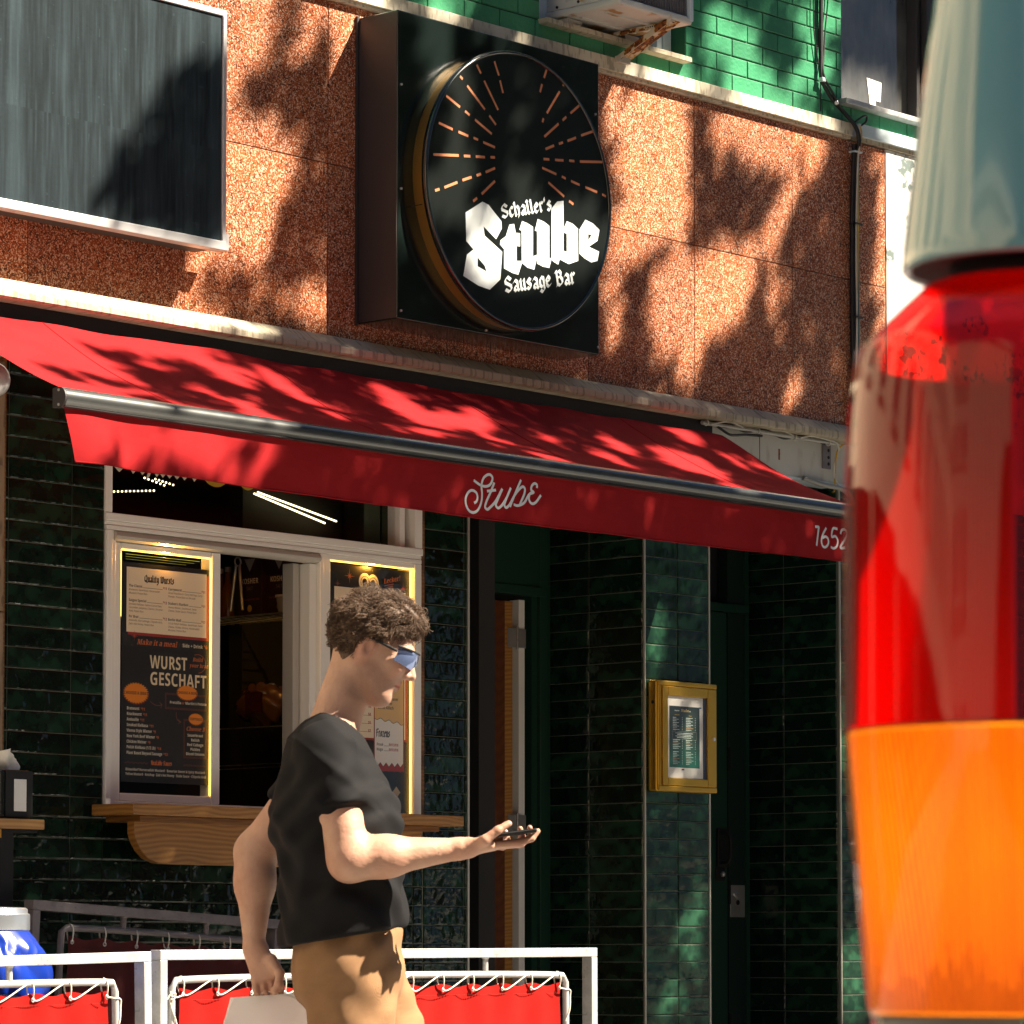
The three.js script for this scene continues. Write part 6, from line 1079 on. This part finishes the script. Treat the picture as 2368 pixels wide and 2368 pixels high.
// ---------------------------------------------------------------- street trees outside the frame, whose leaves dapple the front
// patches of sun [u, v, axis a, axis b] on the front, and leaf clumps over the part that stands in full sun; u, v follow the sun's rays to z = 0
const LIT = [[12.62,2.3,0.06,0,0,0.32], [12.76,1.85,0.05,0,0.02,0.2], [11.35,3.44,0.42,0.10,0,0.16], [14.55,4.15,0.22,0,0,0.75], [14.6,4.95,0.3,0,0,0.3], [13.45,4.63,0.177,0.069,0.077,-0.12], [13.83,4.65,0.069,0.011,-0.001,-0.092], [13.12,4.61,0.085,-0.006,-0.049,-0.092], [13.52,4.26,0.078,-0.002,-0.046,-0.11], [13.32,4.08,0.15,0.055,0.031,-0.05], [13.11,3.93,0.179,0.004,-0.048,-0.173], [13.66,4.49,0.054,0.005,-0.015,-0.102], [12.84,4.45,0.057,0.009,-0.001,-0.265], [12.82,3.97,0.069,0.009,-0.001,-0.288], [13.5,3.93,0.054,0.007,-0.001,-0.091], [12.99,3.79,0.096,-0.01,-0.07,-0.13], [13.58,4.77,0.263,0.001,-0.021,-0.052], [13.25,4.79,0.204,0.001,-0.021,-0.051], [12.91,4.78,0.148,0,-0.02,-0.05], [13.2,5.03,0.165,0.002,-0.038,-0.094], [13.37,4.95,0.093,0.017,-0,-0.05], [13.1,5.12,0.085,-0.004,-0.04,-0.076], [13.8,5.19,0.083,0.011,-0.025,-0.172], [13.94,5.33,0.084,0.016,-0.001,-0.076], [13.86,5.01,0.157,-0.007,-0.043,-0.079], [13.45,4.89,0.234,0.002,-0.019,-0.047], [13.72,5.27,0.082,0.016,-0,-0.059], [14.46,4.45,0.088,0.013,-0.003,-0.301], [14.51,4.71,0.103,0.016,-0.001,-0.121], [14.45,5.2,0.14,0.073,0.094,-0.081], [14.15,5.3,0.074,0.04,0.113,-0.098], [13.63,3.52,0.06,0.002,-0.023,-0.101], [12.87,3.64,0.101,0.007,-0.03,-0.21], [12.59,4.52,0.149,0.016,-0.036,-0.267], [12.34,4.59,0.06,0.003,-0.025,-0.097], [12.51,4.08,0.133,0.004,-0.036,-0.137], [12.32,3.78,0.054,0.007,-0,-0.117], [12.73,3.83,0.118,0.043,0.059,-0.097], [12.77,4.2,0.075,0.011,-0.001,-0.16], [12.43,4.31,0.073,0.011,-0,-0.095], [12.36,3.63,0.073,0.009,-0,-0.094], [12.68,3.67,0.1,0.012,-0,-0.087], [11.28,4.83,0.128,0.001,-0.017,-0.047], [11.13,4.75,0.147,0,-0.008,-0.023], [11.95,4.8,0.17,0.001,-0.015,-0.04], [12.36,4.77,0.073,0.013,-0,-0.047], [12.82,4.9,0.076,0.014,-0,-0.064], [12.58,1.94,0.031,0.001,-0.001,-0.156], [12.63,1.63,0.043,0.001,-0,-0.078], [12.72,0.81,0.074,-0,-0,-0.093], [12.8,0.99,0.037,0,-0.001,-0.156], [12.65,0.66,0.074,-0.001,-0,-0.046], [12.59,1.16,0.037,0,-0,-0.046], [12.86,0.85,0.113,-0,-0.001,-0.141], [12.93,1.17,0.076,0.001,-0.001,-0.118], [14.07,0.85,0.112,-0,-0.002,-0.214], [14.01,1.88,0.069,0.003,-0.002,-0.166], [12.57,2.44,0.028,0.002,-0.001,-0.264], [12.62,2.34,0.027,-0.001,-0.024,-0.088], [11.37,3.44,0.16,0.061,0.042,-0.071], [10.98,3.36,0.066,0.035,0.071,-0.073], [11.58,3.52,0.069,0.01,-0,-0.083], [11.18,3.67,0.089,0.014,-0,-0.089], [11.46,3.33,0.135,0.034,0.014,-0.05], [11.15,3.98,0.067,0.011,-0,-0.074], [10.71,4.31,0.101,0.059,0.053,-0.053], [11.21,4.38,0.14,0,-0.014,-0.039], [9.79,2.33,-0.013,-0.068,-0.126,-0.117], [10.36,2.53,-0.118,-0.345,-0.2,-0.18], [10.72,2.51,-0.027,-0.132,-0.276,-0.247], [9.99,2.1,0.018,-0.096,-0.095,-0.088], [9.79,2.05,0.01,-0.056,-0.067,-0.063], [10.45,2.1,0.114,-0.012,-0.088,-0.083], [10.54,1.92,0.061,-0.052,-0.118,-0.107], [11.07,2.41,-0.018,-0.085,-0.106,-0.092], [11.58,2.49,-0.059,-0.162,-0.141,-0.119], [11.16,2.15,-0.034,-0.158,-0.097,-0.083], [11.79,2.35,-0.072,-0.192,-0.205,-0.169], [10.52,2.46,0.014,-0.074,-0.182,-0.167], [12.48,2.96,0.015,-0.072,-0.111,-0.095], [12.5,2.94,-0.024,-0.105,-0.139,-0.116], [11.88,2.27,-0.048,-0.214,-0.182,-0.151], [11.6,1.82,0.074,-0.06,-0.091,-0.077], [12.44,2.58,-0.07,-0.152,-0.098,-0.079], [9.73,2.58,-0.144,-0.441,-0.117,-0.109], [8.87,1.82,-0.039,-0.214,-0.151,-0.144], [9.66,2.33,-0.026,-0.136,-0.124,-0.116], [9.35,1.68,0.024,0.001,-0.012,-0.101], [9.88,1.69,0.02,0,-0.017,-0.083], [10.59,1.65,0.032,-0,-0.018,-0.086]];
const DARK = [[8.25,2.19,-0.02,-0.115,-0.057,-0.057], [8.26,2.29,0.008,-0.044,-0.032,-0.033], [8.95,2.75,0.057,-0.004,-0.068,-0.072], [8.93,2.56,-0.112,-0.225,-0.149,-0.141], [8.86,2.36,0.018,-0.098,-0.189,-0.189], [8.48,2.15,0.013,-0.074,-0.065,-0.066], [9.2,2.53,0.018,-0.1,-0.157,-0.156], [8.77,2.02,-0.031,-0.171,-0.131,-0.127], [8.59,1.99,0.016,-0.089,-0.11,-0.11], [9.2,2.36,0.014,-0.077,-0.157,-0.155], [9.81,3.03,0.016,-0.087,-0.106,-0.104], [9.31,2.74,0.101,-0.008,-0.071,-0.073], [9.88,2.96,0.024,-0.127,-0.149,-0.146], [8.41,2.2,0.001,-0.095,-0.043,-0.044], [8.36,1.84,0.036,-0.085,-0.072,-0.072], [8.75,1.62,0.04,-0,-0.023,-0.123], [8.82,1.7,0.054,0.006,0,-0.039], [9.5,3.87,0.088,-0.023,-0.149,-0.218], [9.31,3.64,0.094,-0.026,-0.119,-0.175], [9.71,3.96,0.066,0.007,-0.02,-0.182], [9.45,3.57,0.144,-0.04,-0.077,-0.111], [9.64,3.66,0.15,0.023,0.001,-0.192], [9.23,3.49,0.108,0.016,0,-0.04], [9.74,3.71,0.066,0.01,0.001,-0.207], [10.31,4.33,0.15,-0.013,-0.037,-0.08], [10.39,4.25,0.09,0.015,0,-0.064], [10.18,4.32,0.059,0.01,0,-0.064], [10.46,3.82,0.122,-0.017,-0.122,-0.235], [10.59,4.02,0.123,0.019,0.002,-0.36], [10.02,3.5,0.106,0.014,0,-0.07], [10.37,4.64,0.039,0.002,-0.03,-0.133], [10.5,4.32,0.061,0.007,-0.025,-0.219], [10.21,3.43,0.244,0,-0.01,-0.043]];
{
  const inside = (e, u, v, k) => { const x = u - e[0], y = v - e[1], det = e[2] * e[5] - e[4] * e[3] || 1e-6, a = (x * e[5] - y * e[4]) / det, b = (y * e[2] - x * e[3]) / det; return a * a + b * b < k; };
  const shade = (u, v) => {
    if (u < (v < 0.9 ? 7.8 : 8.0) || u > 16.2) return 0;
    if (v < -0.42) return v < -1.0 && u > 10.4 ? 0.85 : 0;  // leaves added over the road to shade the pavement and cut its bounce
    let s;
    if (v > 3.42) s = u > 10.9 ? 0.97 : 0; else if (v > 1.52) s = u > 8.8 + (v - 1.7) * 0.85 ? 0.97 : 0; else s = u > 7.0 && u < (v < -0.05 ? 9.7 : 14.6) ? 0.95 : 0;
    if (s) { for (const e of LIT) if (inside(e, u, v, v > 3.42 && u > 10.9 ? 1.9 : 1.5)) return 0; return s; }
    for (const e of DARK) if (inside(e, u, v, e[1] > 3.4 ? 1.35 : 1)) return 0.93;
    return 0;
  };
  const leaf = new THREE.BufferGeometry();
  leaf.setAttribute('position', new THREE.Float32BufferAttribute([0, 0, 0, 0.022, 0.006, 0.035, 0, 0, 0.085, -0.022, 0.006, 0.035], 3));
  leaf.setAttribute('uv', new THREE.Float32BufferAttribute([0.5, 0, 1, 0.4, 0.5, 1, 0, 0.4], 2)); leaf.setIndex([0, 1, 2, 0, 2, 3]); leaf.computeVertexNormals();
  const lm = phy({ color: col(0.05, 0.095, 0.022), roughness: 0.55, transmission: 0.12, thickness: 0, side: THREE.DoubleSide });
  const lists = [[], []], m4 = new THREE.Matrix4(), q = new THREE.Quaternion(), e = new THREE.Euler();
  const n = SUN.clone().multiplyScalar(1 / 0.542);     // per metre of z
  const put = (u, v) => {
    const t = v < -0.6 ? rr(6.2, 8) : rr(3.75, 5.1), p = V(u + 0.782 * t, v + 1.342 * t, t);
    e.set(rr(-1, 1), rr(0, 6.3), rr(-1, 1)); q.setFromEuler(e); const s = v < -0.6 ? rr(1.4, 2) : rr(0.75, 1.2);
    lists[p.x < 14.3 ? 0 : 1].push(m4.clone().compose(p, q, V(s, s, s)));
  };
  for (let i = 0; i < 330000; i++) { const u = rr(6, 16.2), v = rr(-5.2, 6.6); if (rnd() < shade(u, v)) put(u, v); }
  const trees = [['tall leafy street tree outside the picture to the right', 17.2, 4.6], ['second leafy street tree outside the picture, further along', 20.5, 4.9]];
  const limbs = [[[15.6, 7.2, 4.5], [13.6, 7.6, 4.4], [12.2, 8.2, 4.2], [11.7, 6.9, 4.2]], [[18.6, 8.0, 4.6], [17.2, 9.6, 4.6], [15.6, 9.4, 4.4], [16.8, 7.3, 4.5]]];
  trees.forEach(([label, x, z], k) => {
    const t = thing('street_tree', label, 'tree', [0, 0, 0], 0, 'street trees shading the front');
    const c = [tube([[x, -0.05, z], [x + 0.05, 2.2, z], [x - 0.1, 4.4, z], [x - 0.2, 6, z]], 0.15, 24, 12)];
    for (const l of limbs[k]) c.push(tube([[x - 0.1, 4.2 + rr(0, 1.2), z], [lerp(x, l[0], 0.5), lerp(5.8, l[1], 0.6) + 0.3, lerp(z, l[2], 0.5)], l], 0.035, 20, 8));
    mesh('trunk', c, std({ color: col(0.09, 0.07, 0.05), roughness: 0.9 }), t);
    const im = new THREE.InstancedMesh(leaf, lm, lists[k].length); lists[k].forEach((m, i) => im.setMatrixAt(i, m)); im.name = 'crown'; im.castShadow = im.receiveShadow = true; tag(im, null, null, null, 'stuff'); t.add(im);
  });
}
// ---------------------------------------------------------------- houses across the street, seen only as reflections
{
  const defs = [['tan stucco apartment house across the street behind the camera', -26, -9, 24, 36, 15, stuccoFar], ['brick apartment house across the street opposite the shop', -8.9, 12, 22, 34, 12, brickFar], ['second brick apartment house across the street, further right', 12.1, 34, 22, 34, 11, brickFar], ['tan apartment house closing the street far to the left', -48, -30, -6, 21, 16, stuccoFar]];
  const wg = new THREE.BoxGeometry(1.1, 1.7, 0.1), sg = new THREE.BoxGeometry(1.3, 0.12, 0.25), wg2 = wg.clone().rotateY(Math.PI / 2), sg2 = sg.clone().rotateY(Math.PI / 2);
  for (const [label, x0, x1, z0, z1, h, map] of defs) {
    const b = thing('apartment_house', label, 'house');
    mesh('wall', bx(x0, x1, -0.2, h, z0, z1), std({ map, roughness: 0.9 }), b);
    mesh('cornice', bx(x0 - 0.2, x1 + 0.2, h, h + 0.5, z0 - 0.3, z1 + 0.2), M.fascia, b);
    for (let y = 1.6; y < h - 2; y += 3.1) {
      for (let x = x0 + 1.6; x < x1 - 1; x += 2.7) { const w = mesh('window', wg, M.darkGlass, b); w.position.set(x, y + 0.8, z0 - 0.03); const s = mesh('sill', sg, M.stone, w); s.position.set(0, -0.93, -0.06); }
      for (let z = z0 + 1.6; z < Math.min(z1, z0 + 14) - 1; z += 2.9) { const w = mesh('window', wg2, M.darkGlass, b); w.position.set(x1 + 0.03, y + 0.8, z); const s = mesh('sill', sg2, M.stone, w); s.position.set(0.06, -0.93, 0); }
    }
  }
}
{ // the pale houses next door, which the lamp mirrors
  const b = thing('apartment_house', 'pale plastered house next door to the left, outside the picture', 'house');
  mesh('wall', bx(-40, 6.5, -0.2, 11, -0.12, 0.02), std({ map: stuccoFar, color: col(1.25, 1.2, 1.1), roughness: 0.9 }), b);
  for (let x = -39; x < 6; x += 4.4) { mesh('added_shop_front', bx(x, Math.min(x + 4.1, 6.4), -0.1, 2.45 + 0.35 * hash(Math.round(x * 3), 1, 5), 0.021, 0.2), M.blackGloss, b); if (x < 0) mesh('added_shop_awning', bx(x + 0.3, x + 3.4, 2.3, 2.4, 0.2, 1.1), M.canvasDark, b); }  // dark fronts and awnings added to darken the low part of the lamp reflection
  const wg = bx(-0.55, 0.55, -0.9, 0.9, -0.02, 0.03), sg = bx(-0.65, 0.65, -1.02, -0.9, 0.0, 0.12);
  for (let y = 4.6; y < 10; y += 3.2) for (let x = -38; x < 5.5; x += 2.9) { const w = mesh('window', wg, M.darkGlass, b); w.position.set(x, y, 0.02); mesh('sill', sg, M.stone, w); }
}
renderer.render(scene, camera);
